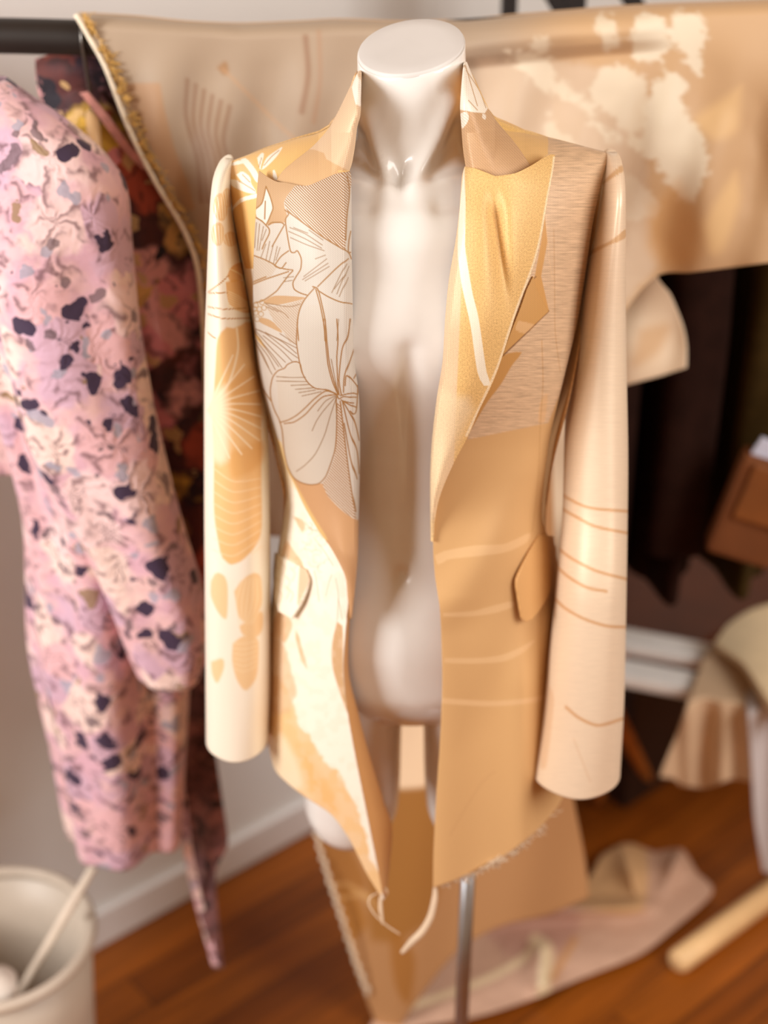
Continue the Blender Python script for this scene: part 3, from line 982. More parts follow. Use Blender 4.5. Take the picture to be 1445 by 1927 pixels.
THIN3 = ([(300, 520), (430, 528), (560, 525)], [(300, 560), (430, 563), (580, 565)], [(430, 600), (600, 590)], [(470, 635), (640, 620)], [(500, 665), (650, 640)], [(530, 695), (700, 655)], [(830, 690), (740, 740), (670, 830)], [(830, 700), (720, 830), (660, 920), (620, 1010)],
         [(835, 710), (780, 880), (730, 1050), (650, 1220), (560, 1320), (480, 1380)], [(845, 760), (838, 900)], [(110, 90), (300, 170), (480, 260)], [(110, 90), (200, 130), (420, 300), (490, 350)], [(105, 100), (250, 260), (380, 390)], [(100, 110), (200, 260), (320, 430)],
         [(90, 180), (180, 330), (230, 440)], [(110, 190), (220, 330), (290, 460)], [(140, 180), (270, 330), (350, 440)], [(180, 150), (330, 270), (440, 380)], [(200, 120), (360, 210), (480, 310)], [(330, 130), (480, 230)], [(120, 230), (200, 390), (260, 500)], [(790, 360), (820, 520), (848, 660)])
for l_ in LN2:
    c.line(Z2(l_), (168, 122, 62), 1.2)
for l_ in THIN2:
    c.line(Z2(l_), (156, 122, 82), .85, .9)
for l_ in LN3:
    c.line(Z3(l_), (164, 116, 60), 1.15)
for l_ in THIN3:
    c.line(Z3(l_), (150, 112, 70), .85, .9)
for x0, y0 in ((440, 1420), (490, 1395), (470, 1450), (438, 1480), (482, 1490), (450, 1530), (505, 1440), (430, 1450)):
    c.line(Z2([(x0 + 20 * math.cos(q), y0 + 20 * math.sin(q)) for q in np.linspace(0, 6.28, 9)]), (190, 150, 96), .7)
c.col *= np.array([.80, .80, .82])
uu = np.linspace(0, 1, 165)[None, :]
tt = np.linspace(0, 1, 640)[:, None]
lift = (0.006 + 0.010 * np.sin(np.pi * np.clip(uu * .9 + .1, 0, 1))) * (1 - sstep(.86, 1, tt)) + .0035
roll = 0.020 * sstep(.90, 1.0, uu) ** 2
piece('lapel', P, jy(px, py) - lift + roll, c, M_JAC, .0024)

# --- lapel on the picture's right
P = coons([(876, 314), (871, 335), (866, 400), (859, 455), (847, 526), (840, 598), (835, 680), (824, 750), (815, 830), (812, 890), (812, 950), (813, 1018)],
          [(1043, 293), (1040, 316), (1029, 374), (1017, 443), (1005, 491), (993, 526), (974, 574), (957, 627), (935, 694), (921, 728), (900, 770), (879, 819), (852, 870), (834, 910), (822, 945), (815, 985), (815, 1020)],
          150, 620, top=[(876, 314), (896, 318), (916, 326), (935, 333), (965, 328), (995, 314), (1018, 300), (1034, 292), (1043, 293)], pw_top=.06)
px, py = P[..., 0], P[..., 1]
c = Cloth(px, py, (222, 182, 118))
c.spark[:] = 1.0
c.fill([(840, 290), (877, 305), (876, 420), (868, 560), (862, 700), (850, 900), (780, 1050), (780, 700)], (224, 192, 154), soft=2, smooth=False, spark=.4)
c.fill(Z4([(150, 320), (160, 600), (150, 900), (160, 1020), (205, 1300), (250, 1500), (310, 1927), (350, 2010), (300, 2040), (240, 1927), (190, 1560), (120, 1220), (100, 1000), (110, 700), (140, 400)]), (240, 230, 208), soft=1, spark=.25)
c.fill([(806, 720), (850, 740), (890, 760), (850, 850), (830, 920), (812, 1020), (800, 1020)], (236, 212, 172), .75, soft=14, spark=.5)
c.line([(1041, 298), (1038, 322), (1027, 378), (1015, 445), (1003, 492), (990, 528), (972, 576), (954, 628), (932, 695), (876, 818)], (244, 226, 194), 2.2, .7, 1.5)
uu = np.linspace(0, 1, 150)[None, :]
tt = np.linspace(0, 1, 620)[:, None]
lift = (0.007 + 0.012 * np.sin(np.pi * np.clip(uu, 0, 1)) + .005 * uu) * (1 - sstep(.84, 1, tt)) + .0035
crease = 0.013 * np.exp(-((px - (926 + (py - 340) * .10)) / 17) ** 2) * sstep(335, 410, py) * (1 - sstep(470, 640, py))
roll = 0.020 * (1 - sstep(0, .10, uu)) ** 2
piece('lapel', P, jy(px, py) - lift + roll + crease, c, M_JAC, .0026)

# --- collar: two fronts and the stand behind the neck in one piece of cloth each
PL = coons([(521, 341), (535, 322), (555, 305), (592, 275), (622, 240), (646, 195), (664, 158), (677, 134)], [(656, 321), (661, 305), (666, 275), (670, 240), (676, 215), (677, 180), (678, 150), (679, 132)], 90, 170,
           bottom=None, top=[(521, 341), (540, 346), (559, 350), (572, 352), (585, 350), (610, 339), (634, 328), (656, 321)], pw_top=.12)
px, py = PL[..., 0], PL[..., 1]
c = Cloth(px, py, (216, 186, 152))
c.fill(Z2([(590, 440), (700, 290), (820, 180), (900, 185), (980, 210), (1000, 260), (1060, 290), (1140, 330), (1180, 360), (900, 500), (760, 480)]), TAN, smooth=False)
c.fill([(664, 165), (674, 140), (680, 190), (672, 200)], IVORY)
c.line(Z2([(1170, 345), (1090, 350)]), (230, 190, 120), 1.2)
uu = np.linspace(0, 1, 90)[None, :]
tt = np.linspace(0, 1, 170)[:, None]
Yc_ = jy(px, py) - .010 * (1 - sstep(.6, 1, tt)) - .006 * np.sin(np.pi * uu) + .016 * sstep(.86, 1, uu) ** 2
piece('collar', PL, Yc_, c, M_JAC, .0024)
PR = coons([(878, 315), (873, 280), (870, 236), (868, 203), (870, 165), (873, 131), (874, 118)], [(997, 314), (980, 288), (962, 264), (930, 226), (913, 200), (892, 156), (876, 117)], 90, 170,
           top=[(878, 315), (898, 320), (917, 328), (935, 335), (966, 329), (997, 314)], pw_top=.12)
px, py = PR[..., 0], PR[..., 1]
c = Cloth(px, py, (200, 162, 122))
c.slub[:] = .15
c.stripe[:] = .28
c.fill([(866, 110), (882, 110), (905, 160), (916, 205), (910, 214), (890, 212), (868, 206)], IVORY, smooth=False, stripe=0)
c.fill([(868, 214), (878, 210), (882, 224), (872, 242)], IVORY)
c.fill([(906, 214), (912, 218), (911, 226), (905, 222)], IVORY)
for l_ in ([(874, 125), (884, 160), (896, 200)], [(876, 135), (900, 172), (912, 204)], [(880, 190), (896, 208)]):
    c.line(l_, (190, 156, 118), .8)
uu = np.linspace(0, 1, 90)[None, :]
Yc_ = jy(px, py) - .010 * (1 - sstep(.6, 1, tt)) - .006 * np.sin(np.pi * uu) + .016 * (1 - sstep(0, .14, uu)) ** 2
piece('collar', PR, Yc_, c, M_JAC, .0024)
# stand behind the neck
aa = np.linspace(np.pi, 0, 60)
lo, hi = unproj(660, 215, YC), unproj(678, 136, YC)
l2 = unproj(890, 210, YC)
cxn = (lo[0] + l2[0]) / 2
rad0 = (l2[0] - lo[0]) / 2
Pn = np.array([np.stack([cxn + (rad0 + dr) * np.cos(aa), YC + (.062 + dr) * np.sin(aa) - .004, 0 * aa + lo[2] + (hi[2] - lo[2]) * q], -1)
               for q, dr in ((1.0, -.006), (.9, -.004), (.6, 0), (.3, .004), (0, .010), (-.25, .02))])
qx, qy = project(Pn)
link_o = link('collar_stand', grid_mesh(Pn, 'collar_stand', uv=np.stack([qx, qy], -1), cloth=Cloth(qx, qy, TAN)), blz, M_JAC)
thicken(link_o, .002)


# --- sleeves
def sleeve(left, right, y0, y1, Rv, Yv, paint, mat, nv=460, seg=220, ph=0.0):
    y = np.linspace(y0, y1, nv)
    lx = smooth_interp(y, [p[1] for p in left], [p[0] for p in left])
    rx = smooth_interp(y, [p[1] for p in right], [p[0] for p in right])
    Rr = smooth_interp(y, [p[0] for p in Rv], [p[1] for p in Rv])
    Yc = smooth_interp(y, [p[0] for p in Yv], [p[1] for p in Yv])
    capk = np.sqrt(np.clip(1 - (1 - np.clip((y - y0) / 70, 0, 1)) ** 2, 0.0004, 1))
    mx, hw = (lx + rx) / 2, np.maximum((rx - lx) / 2, 1.0)
    c0 = unproj(mx, y, Yc)
    a = hw / scale_at(y, Yc)
    th = np.linspace(0, 2 * np.pi, seg, endpoint=False) + np.pi / 2
    tt = np.linspace(0, 1, nv)[:, None]
    fold = 1 + 0.025 * np.sin(3 * th[None, :] + 5 * tt + ph) * sstep(.1, .3, tt) + .012 * np.sin(5 * th[None, :] - 9 * tt) * sstep(.2, .5, tt)
    cs, sn = np.cos(th)[None, :], np.sin(th)[None, :]
    X = c0[:, 0:1] + a[:, None] * cs
    Yy = Yc[:, None] + (Rr * capk)[:, None] * fold * sn
    Pw = np.stack([X, Yy, np.repeat(c0[:, 2:3], seg, 1)], -1)
    qx, qy = project(Pw)
    cl = Cloth(qx, qy, CREAM)
    paint(cl)
    me = grid_mesh(Pw, 'sleeve', closed_u=True, uv=np.stack([qx, qy], -1), cloth=cl)
    o = link('sleeve', me, blz, mat)
    thicken(o, .0022)
    return o


def paint_left(c):
    c.col[:] = lin((246, 238, 220))
    AM = (228, 172, 96)
    for poly in ([(170, 140), (200, 80), (270, 50), (300, 90), (290, 160), (200, 190)], [(160, 190), (220, 170), (290, 190), (300, 260), (320, 330), (330, 400), (250, 390), (180, 330)]):
        c.fill(ZS1(poly), AM, .9, soft=1.2)
    for x0, y0, rx_, ry_ in ((415, 390, 12, 26), (426, 372, 10, 18), (432, 450, 14, 14), (410, 440, 10, 22)):
        c.fill([(x0 + rx_ * math.cos(q), y0 + ry_ * math.sin(q)) for q in np.linspace(0, 6.28, 12)[:-1]], (226, 184, 120), .75, soft=1.5)
        for k in range(5):
            c.line([(x0 - rx_ + k * rx_ * .5, y0 - ry_ * .7), (x0 - rx_ * .5 + k * rx_ * .35, y0 + ry_ * .8)], (246, 234, 208), .8, .8)
    for k in range(7):
        c.line([(428 + k * 3, 505 + k * 1.5), (444 + k * 3, 512 + k * 2), (456, 524 + k * 3)], (248, 226, 180), .8, .8)
    for k in range(8):
        c.line([(428, 548 + k * 4), (445, 556 + k * 4), (466, 570 + k * 2)], (248, 226, 180), .8, .8)
    for l_ in ([(50, 260), (110, 210), (180, 140)], [(60, 265), (170, 260)], [(50, 360), (150, 375), (300, 370)], [(50, 410), (150, 440), (330, 440)], [(50, 540), (100, 580)]):
        c.line(ZS1(l_), (196, 140, 70), 1.0)
    big = [(407, 690), (410, 640), (418, 622), (428, 614), (442, 618), (454, 610), (472, 606), (476, 660), (488, 720), (490, 800), (490, 900), (490, 1000), (470, 1040), (446, 1066), (420, 1050), (412, 1020), (404, 960), (404, 850), (402, 780)]
    c.fill(big, (236, 192, 132), 1, soft=2.5)
    c.fill([(430, 720), (470, 690), (490, 740), (490, 790), (440, 780)], (226, 172, 102), .7, soft=8)
    c.fill([(430, 850), (490, 830), (490, 870), (440, 900)], (226, 172, 102), .7, soft=8)
    c.fill([(400, 740), (426, 730), (430, 860), (400, 860)], (246, 230, 200), .8, soft=10)
    for k in range(11):
        a_ = -1.15 + k * .235
        c.line([(394, 772), (394 + 40 * math.cos(a_), 772 + 40 * math.sin(a_) - 4), (394 + 105 * math.cos(a_), 772 + 105 * math.sin(a_) + 12 * math.cos(a_ * 2))], (250, 232, 198), 1.5, .85, 1.3)
    for k in range(9):
        c.line([(402, 880 + k * 22), (440, 905 + k * 20), (490, 900 + k * 22 - k * 6)], (248, 226, 188), 1.1, .6, 1.5)
    c.line([(444, 618), (446, 660), (430, 720), (400, 760)], (250, 232, 198), 2, .9, 1.5)
    for poly in ([(80, 400), (120, 330), (180, 350), (210, 450), (200, 700), (130, 640), (80, 520)], [(260, 480), (330, 380), (420, 330), (470, 380), (470, 600), (380, 720), (300, 690)], [(300, 760), (470, 640), (480, 780), (430, 850), (330, 830)],
                 [(250, 900), (330, 840), (440, 860), (450, 1000), (430, 1180), (350, 1280), (280, 1190), (245, 1040)], [(80, 1050), (170, 1020), (180, 1100), (130, 1220), (90, 1150)]):
        c.fill(ZS2(poly), (238, 200, 146), .9, soft=2.2)
    for k in range(6):
        c.line(ZS2([(300 + k * 20, 740), (280 + k * 40, 560), (330 + k * 26, 380)]), (248, 226, 188), 1, .6, 1.5)
        c.line(ZS2([(260, 900 + k * 40), (340, 900 + k * 45), (440, 880 + k * 40)]), (248, 226, 188), 1, .6, 1.5)
    c.fill(ZS2([(40, 90), (120, 230), (200, 270), (310, 240), (400, 160), (350, 280), (340, 380), (250, 380), (120, 320), (40, 340)]), CREAM, 1, soft=2)


def paint_right(c):
    c.col[:] = lin((232, 211, 184))
    c.slub[:] = .16
    c.fill([(1060, 270), (1190, 270), (1190, 560), (1060, 620)], (232, 208, 180), .9, soft=40, smooth=False)
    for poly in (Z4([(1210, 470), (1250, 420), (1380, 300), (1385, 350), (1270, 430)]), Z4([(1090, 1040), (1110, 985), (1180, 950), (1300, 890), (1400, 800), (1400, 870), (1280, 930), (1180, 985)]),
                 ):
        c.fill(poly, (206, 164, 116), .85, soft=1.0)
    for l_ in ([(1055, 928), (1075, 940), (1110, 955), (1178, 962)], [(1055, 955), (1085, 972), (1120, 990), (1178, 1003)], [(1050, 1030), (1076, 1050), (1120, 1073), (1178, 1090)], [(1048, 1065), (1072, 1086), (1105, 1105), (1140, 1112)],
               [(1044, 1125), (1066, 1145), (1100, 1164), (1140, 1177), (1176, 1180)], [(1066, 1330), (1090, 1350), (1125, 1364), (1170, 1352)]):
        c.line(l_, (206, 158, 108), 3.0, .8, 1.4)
    c.fill([(1036, 1290), (1044, 1320), (1030, 1440), (1018, 1440), (1030, 1340)], (222, 186, 148), .6, soft=2)
    c.line([(1080, 1390), (1110, 1470)], (222, 192, 160), 1.5, .7, 1.5)


sleeve([(426, 299), (412, 311), (404, 334), (399, 400), (393, 520), (388, 660), (387, 800), (387, 950), (388, 1100), (389, 1250), (390, 1392)],
       [(436, 300), (437, 360), (448, 450), (464, 540), (482, 650), (498, 760), (504, 860), (506, 1000), (507, 1150), (507, 1270), (503, 1392)],
       299, 1388, [(299, .058), (420, .064), (600, .060), (900, .052), (1200, .046), (1392, .044)], [(299, 1.415), (700, 1.40), (1100, 1.375), (1392, 1.365)], paint_left, M_SAT)
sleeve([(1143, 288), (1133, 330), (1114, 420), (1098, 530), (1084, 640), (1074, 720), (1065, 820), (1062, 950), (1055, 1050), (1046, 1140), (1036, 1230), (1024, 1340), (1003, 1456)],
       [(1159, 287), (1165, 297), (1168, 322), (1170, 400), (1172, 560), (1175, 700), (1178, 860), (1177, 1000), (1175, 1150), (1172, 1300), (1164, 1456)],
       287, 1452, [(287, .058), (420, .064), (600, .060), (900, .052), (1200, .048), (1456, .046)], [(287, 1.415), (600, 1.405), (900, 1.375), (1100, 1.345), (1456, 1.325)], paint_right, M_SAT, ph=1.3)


# --- pocket flaps, breast pocket, loose threads
def flap(name, left, right, base, lift, paint=None):
    P = coons(left, right, 40, 60)
    px, py = P[..., 0], P[..., 1]
    c = Cloth(px, py, base)
    if paint:
        paint(c)
    v = np.linspace(0, 1, 60)[:, None]
    return piece(name, P, jy(px, py) - .003 - lift * v, c, M_JAC, .003)


def fl_l(c):
    c.fill([(566, 1060), (576, 1064), (584, 1092), (572, 1120), (562, 1140)], (214, 178, 138), .8, soft=2)
    for _ in range(12):
        x0, y0 = random.uniform(520, 570), random.uniform(1040, 1150)
        c.line([(x0, y0), (x0 + 8, y0 + 10), (x0 + 3, y0 + 24)], (226, 204, 172), 1.2, .7, 1.5)


flap('pocket_flap', [(519, 1040), (516, 1080), (518, 1120), (526, 1150)], [(578, 1072), (583, 1095), (570, 1132), (550, 1164)], CREAM, .010, fl_l)
flap('pocket_flap', [(1012, 1006), (990, 1046), (971, 1090), (974, 1124), (981, 1162), (988, 1170)], [(1042, 1010), (1044, 1040), (1042, 1082), (1032, 1116), (1014, 1146), (998, 1166)], (206, 158, 100), .010)
P = coons([(990, 545), (976, 585), (958, 630), (944, 668)], [(1002, 520), (1010, 545), (1020, 566), (1031, 586)], 30, 40)
px, py = P[..., 0], P[..., 1]
c = Cloth(px, py, (196, 148, 86))
c.fill(Z4([(560, 1520), (650, 1540), (690, 1560), (620, 1620), (540, 1590)]), (216, 174, 124), .8)
piece('breast_pocket', P, jy(px, py) - .0028, c, M_JAC, .002)


def thread(pts, r, n=40):
    w = np.array([unproj(x, y, 1.285 + d) for x, y, d in pts])
    return tube('loose_thread', w, r, M_THREAD, blz, seg=8, n=n)


thread([(819, 1660, -.003), (818, 1690, -.004), (810, 1725, -.006), (795, 1752, -.004), (775, 1772, 0), (757, 1792, .006)], [.0018, .0034, .0040, .0044, .0042, .0026])
thread([(716, 1688, 0), (716, 1710, -.002), (720, 1738, -.003)], [.0018, .0022, .0012])
thread([(712, 1680, 0), (697, 1688, -.004), (694, 1702, -.005), (706, 1722, -.004), (728, 1742, 0), (752, 1758, .004)], .0009)
thread([(722, 1690, 0), (728, 1680, -.003), (724, 1672, -.002), (718, 1684, 0)], .0012)
hem = curve([(822, 1668), (860, 1655), (910, 1633), (960, 1603), (1010, 1563), (1045, 1524)], 200)
V, Fc = [], []
for i in range(170):
    q = hem[min(199, int(abs(random.gauss(.45, .26)) * 199) % 200)]
    dd = random.gauss(.012, .003)
    a_, ln = random.uniform(-.6, 2.2), random.uniform(6, 20)
    kk = random.uniform(-.5, .5)
    pp = [(q[0], q[1] - 2)]
    for _k in range(6):
        pp.append((pp[-1][0] + ln / 6 * math.cos(a_), pp[-1][1] + ln / 6 * math.sin(a_)))
        a_ += kk
    yb_ = float(jy(np.array(q[0]), np.array(q[1])))
    w3 = np.array([unproj(x_, y_, yb_ + .001 * k_ - .002) for k_, (x_, y_) in enumerate(pp)])
    ring_ = tube_points(w3, .00055, 5)
    b0 = len(V)
    V += list(ring_.reshape(-1, 3))
    for r_ in range(6):
        for k_ in range(5):
            Fc.append((b0 + r_ * 5 + k_, b0 + r_ * 5 + (k_ + 1) % 5, b0 + (r_ + 1) * 5 + (k_ + 1) % 5, b0 + (r_ + 1) * 5 + k_))
hf = link('hem_fraying', mesh_from(V, Fc, 'hem_fraying'), blz, M_THREAD)
hf['kind'] = 'stuff'

# ------------------------------------------------------------------ clothes rack
RZ = 1.593


def bar_y(x):
    return 1.72 + (x + 0.385) * (1.78 - 1.72) / (0.443 + 0.385)


def sag(x):
    return -.016 * np.exp(-((x + .08) / .28) ** 2)


rack = thing('clothes_rack', 'black steel clothes rack behind the mannequin, its rail in the top left corner', 'clothes rack', (0.2, bar_y(.2), 0))
xa, xb = -0.72, 1.30
ryaw = math.atan2(bar_y(xb) - bar_y(xa), xb - xa)
tube('rail', [(x_, bar_y(x_), RZ + sag(x_)) for x_ in np.linspace(xa, xb, 60)], .0195, M_BLACK, rack, seg=24)
for x_ in (xa, xb):
    tube('post', [(x_, bar_y(x_), 0.03), (x_, bar_y(x_), RZ + .02)], .015, M_BLACK, rack, seg=16)
    w_ = .08 if x_ < 0 else .22
    box('foot', (x_, bar_y(x_), .018), (.035, 2 * w_, .03), ryaw, M_BLACK, rack)

# second rack behind the first, carrying the dark coats
YE = 2.20
rk2 = thing('wooden_rack', 'black wooden rack with crossed braces behind the brocade, only its top showing', 'clothes rack', (.30, YE, 0))


def ebar(name, p0, p1, w_):
    a_, b_ = np.array(unproj(p0[0], p0[1], YE)), np.array(unproj(p1[0], p1[1], YE))
    d_ = b_ - a_
    L_ = np.linalg.norm(d_)
    bm = bmesh.new()
    bmesh.ops.create_cube(bm, size=1.0)
    bmesh.ops.scale(bm, vec=(w_, .025, L_), verts=bm.verts)
    bmesh.ops.bevel(bm, geom=bm.edges[:], offset=.003, segments=2, affect='EDGES')
    q = Vector(d_).to_track_quat('Z', 'Y')
    bmesh.ops.transform(bm, matrix=Matrix.Translation(Vector((a_ + b_) / 2)) @ q.to_matrix().to_4x4(), verts=bm.verts)
    me = bpy.data.meshes.new(name)
    bm.to_mesh(me)
    bm.free()
    return link(name, me, rk2, M_EASEL, smooth=False)


e1, e2 = unproj(960, -40, YE), unproj(1084, -40, YE)
for x_, w_ in ((e1[0], .022), (e2[0], .030), (1.25, .03)):
    box('upright', (x_, YE, .85), (w_, .03, 1.70), 0, M_EASEL, rk2, .003)
ebar('brace', (1004, -70), (1100, 90), .030)
ebar('brace', (1150, -60), (1260, 110), .026)
RZ2 = 1.40
tube('rail', [(e1[0] - .02, YE + .03, RZ2), (1.27, YE + .03, RZ2)], .014, M_EASEL, rk2, seg=16)
for x_ in (e1[0], 1.25):
    box('foot', (x_, YE, .016), (.035, .40, .03), 0, M_EASEL, rk2, .003)


# ------------------------------------------------------------------ cloth lengths over the rack
def ybar_px(px):
    return 1.72 + (np.asarray(px) - 75) / (1445 - 75) * (1.78 - 1.72)


drape = thing('draped_brocade', 'wide beige brocade length with gold fringed edge and ivory bloom, thrown over the rack', 'fabric', (0.1, 1.75, 1.1))
LE = [(148, 26), (175, 72), (205, 128), (250, 246), (300, 345), (348, 425), (376, 500), (388, 620), (394, 780), (400, 1000)]
P = coons(LE, [(1520, 2), (1522, 100), (1524, 250), (1524, 380), (1522, 482)], 330, 240,
          top=[(148, 26), (250, 32), (350, 42), (450, 46), (560, 42), (640, 38), (760, 42), (880, 38), (960, 30), (1060, 22), (1160, 14), (1250, 9), (1380, 4), (1520, -2)],
          bottom=[(400, 1000), (620, 1010), (900, 960), (1080, 760), (1180, 580), (1238, 518), (1300, 512), (1380, 502), (1445, 494), (1522, 482)], pw_top=.35, pw_bot=.5)
px, py = P[..., 0], P[..., 1]
x, y = px.ravel(), py.ravel()
c = Cloth(px, py, (170, 150, 128))
c.fill(Z(0, 0, 2.752)([(540, 300), (640, 430), (830, 430), (850, 560), (900, 760), (980, 960), (1010, 1080), (960, 1100)]), (176, 140, 106), 1, soft=3, smooth=False)
c.fill(Z(0, 0, 2.752)([(1125, 350), (1170, 315), (1185, 370), (1160, 390)]), (160, 124, 88), 1, soft=3)
for k in range(6):
    c.line([(352 + k * 16, 150 + k * 10), (350 + k * 14, 220 + k * 8), (372 + k * 11, 300), (380 + k * 12, 380)], (140, 104, 78), 3.5, .8, 3)
c.line([(575, 70), (580, 140), (568, 210)], (140, 102, 76), 5, .7, 4)
c.line([(600, 60), (602, 150), (590, 230)], (170, 124, 90), 3, .5, 4)
c.line([(420, 130), (520, 230), (600, 300)], (190, 150, 112), 3, .5, 3)
# right half is goldener with an ivory bloom
m = sstep(900, 1120, x) * .9
c.put(m, (200, 164, 122))
IV = (226, 214, 190)
Z7 = Z(900, 0, 2.651)
c.fill([(900, 110), (1060, 118), (1180, 130), (1215, 260), (1215, 380), (1236, 500), (1190, 560), (1000, 700), (900, 500)], (208, 186, 160), .85, soft=14, smooth=False, wob=8)
for poly, aa_ in (([(770, 140), (800, 90), (870, 80), (930, 120), (960, 190), (940, 260), (880, 310), (800, 300), (760, 240)], .95),
                  ([(970, 100), (1000, 60), (1090, 70), (1130, 160), (1120, 260), (1100, 380), (1050, 330), (1000, 240), (960, 200)], .9),
                  ([(850, 480), (930, 360), (1040, 410), (1000, 500), (1030, 540), (1080, 620), (1140, 750), (1130, 900), (1060, 1000), (1000, 970), (930, 880), (880, 800), (800, 740), (820, 600)], .95),
                  ([(140, 260), (330, 270), (400, 400), (540, 480), (600, 620), (700, 680), (820, 700), (760, 720), (600, 660), (480, 520), (360, 470), (240, 380)], .8),
                  ([(600, 350), (680, 320), (760, 330), (830, 420), (860, 600), (780, 680), (700, 600), (560, 500)], .8),
                  ([(590, 90), (680, 90), (690, 230), (640, 250), (600, 170)], .75), ([(280, 200), (350, 190), (350, 240), (270, 250)], .6),
                  ([(340, 560), (400, 640), (600, 800), (800, 900), (900, 1010), (900, 1060), (760, 1100), (560, 900), (360, 720)], .55)):
    c.fill(Z7(poly), IV, aa_, soft=7, wob=15, wf=.085)
for poly in ([(1310, 430), (1290, 640), (1180, 700), (1080, 600), (1180, 520)], [(1280, 860), (1300, 1000), (1220, 1240), (1150, 1260), (1130, 1100)]):
    c.fill(Z7(poly), (230, 194, 138), .6, soft=14)
c.fill(Z7([(1000, 900), (860, 1040), (850, 1240), (960, 1340), (1100, 1290), (1100, 1100)]), (214, 164, 100), .5, soft=20)
prof = np.clip((py - np.interp(px, [148, 450, 640, 880, 1060, 1250, 1520], [26, 46, 38, 38, 22, 9, -2])) / 30.0, 0, 1)
Yd = ybar_px(px) + .008 - .038 * np.sqrt(np.clip(1 - (1 - prof) ** 2, 0, 1))
wav = .010 * np.sin((px - .55 * py) * .021) + .007 * np.sin((px + .2 * py) * .047 + 1.2) + .010 * (fbm(px * .008, py * .006) - .5)
Yd = Yd + wav * sstep(20, 220, py - 20) - .030 * sstep(120, 420, py) * (1 - sstep(420, 700, px))
rollm = sstep(690, 760, px) * (1 - sstep(1180, 1290, px))
dy = py - np.interp(px, [690, 880, 1060, 1250], [46, 48, 28, 14])
Yd = Yd - rollm * .012 * np.exp(-((dy - 38) / 24) ** 2) + rollm * .018 * sstep(56, 84, dy) * (1 - sstep(150, 330, dy))
Yd = Yd - .035 * sstep(1000, 1400, px) * np.sin(np.pi * np.clip(py / 520, 0, 1)) * .6
main = link('front_fall', grid_mesh(unproj(px, py, Yd), 'front_fall', uv=P, cloth=c), drape, M_DRAPE)
thicken(main, .0016)
# the part that goes over the rail and down behind
nx = 160
xs = np.linspace(0, 329, nx).astype(int)
topP = unproj(px[0, xs], py[0, xs], Yd[0, xs])
bk = []
for a_ in np.linspace(0, 1, 12):
    q = topP.copy()
    q[:, 1] += .055 * np.sin(a_ * np.pi / 2)
    q[:, 2] -= .035 * (1 - np.cos(a_ * np.pi / 2))
    bk.append(q)
for a_ in np.linspace(.05, .20, 20):
    q = bk[11].copy()
    q[:, 2] -= a_
    q[:, 1] += .006 * np.sin(np.arange(nx) * .3 + a_ * 6)
    bk.append(q)
bk = np.array(bk)
qx, qy = project(bk)
thicken(link('back_fall', grid_mesh(bk, 'back_fall', uv=np.stack([qx, qy], -1), cloth=Cloth(qx, qy, (206, 168, 124))), drape, M_DRAPE), .0016)
# fringed selvage: cream tape and gold tufts
edge = np.array(curve(LE, 120))
eP = unproj(edge[:, 0], edge[:, 1], ybar_px(edge[:, 0]) - .030 - .030 * sstep(120, 420, edge[:, 1]))
tube('selvage_tape', eP + np.array([-.003, -.002, 0]), .0030, M_CREAMTHREAD, drape, seg=8)
V, Fc = [], []
for i in range(900):
    t_ = random.random() ** 1.1 * 118
    p0 = eP[int(t_)] * (1 - t_ % 1) + eP[int(t_) + 1] * (t_ % 1)
    p0 = p0 + np.array([.005, -.003, 0]) + np.array([random.gauss(0, .0022), random.gauss(0, .0015), random.gauss(0, .002)])
    d = np.array([random.gauss(.003, .003), random.gauss(-.002, .002), random.gauss(0, .004)])
    s_ = np.array([.0007, 0, .0007])
    b0 = len(V)
    for q in (p0 - s_, p0 + s_, p0 + d + s_ * .5, p0 + d - s_ * .5):
        V.append(q)
    for q in (p0 - s_, p0 + s_, p0 + d + s_ * .5, p0 + d - s_ * .5):
        V.append(q + np.array([0, .0012, 0]))
    Fc += [(b0, b0 + 1, b0 + 2, b0 + 3), (b0 + 7, b0 + 6, b0 + 5, b0 + 4), (b0, b0 + 4, b0 + 5, b0 + 1), (b0 + 1, b0 + 5, b0 + 6, b0 + 2), (b0 + 2, b0 + 6, b0 + 7, b0 + 3), (b0 + 3, b0 + 7, b0 + 4, b0)]
fr = link('gold_fringe', mesh_from(V, Fc, 'gold_fringe'), drape, M_GOLDTHREAD)

# pale cloth hanging under it
P = coons([(930, 120), (935, 300), (950, 560), (972, 800), (1000, 980), (1030, 1080)], [(1190, 110), (1208, 300), (1230, 500), (1262, 555), (1284, 610), (1292, 650), (1292, 692)], 120, 160,
          bottom=[(1030, 1080), (1062, 1042), (1066, 900), (1080, 790), (1130, 742), (1180, 724), (1240, 708), (1292, 692)], pw_bot=.6)
px, py = P[..., 0], P[..., 1]
c = Cloth(px, py, (230, 208, 178))
c.fill([(1200, 620), (1260, 610), (1240, 660), (1190, 690)], (206, 166, 120), .7, soft=14)
Yq = ybar_px(px) + .085 + .008 * np.sin(px * .05 + py * .012) + .006 * np.sin(px * .021 - py * .03)
o = link('pale_cloth', grid_mesh(unproj(px, py, Yq), 'pale_cloth', uv=P, cloth=c), None, M_DRAPE)
thicken(o, .0015)
tag(o, 'plain pale cream cloth hanging under the bloom patterned brocade, beside the right sleeve', 'fabric')

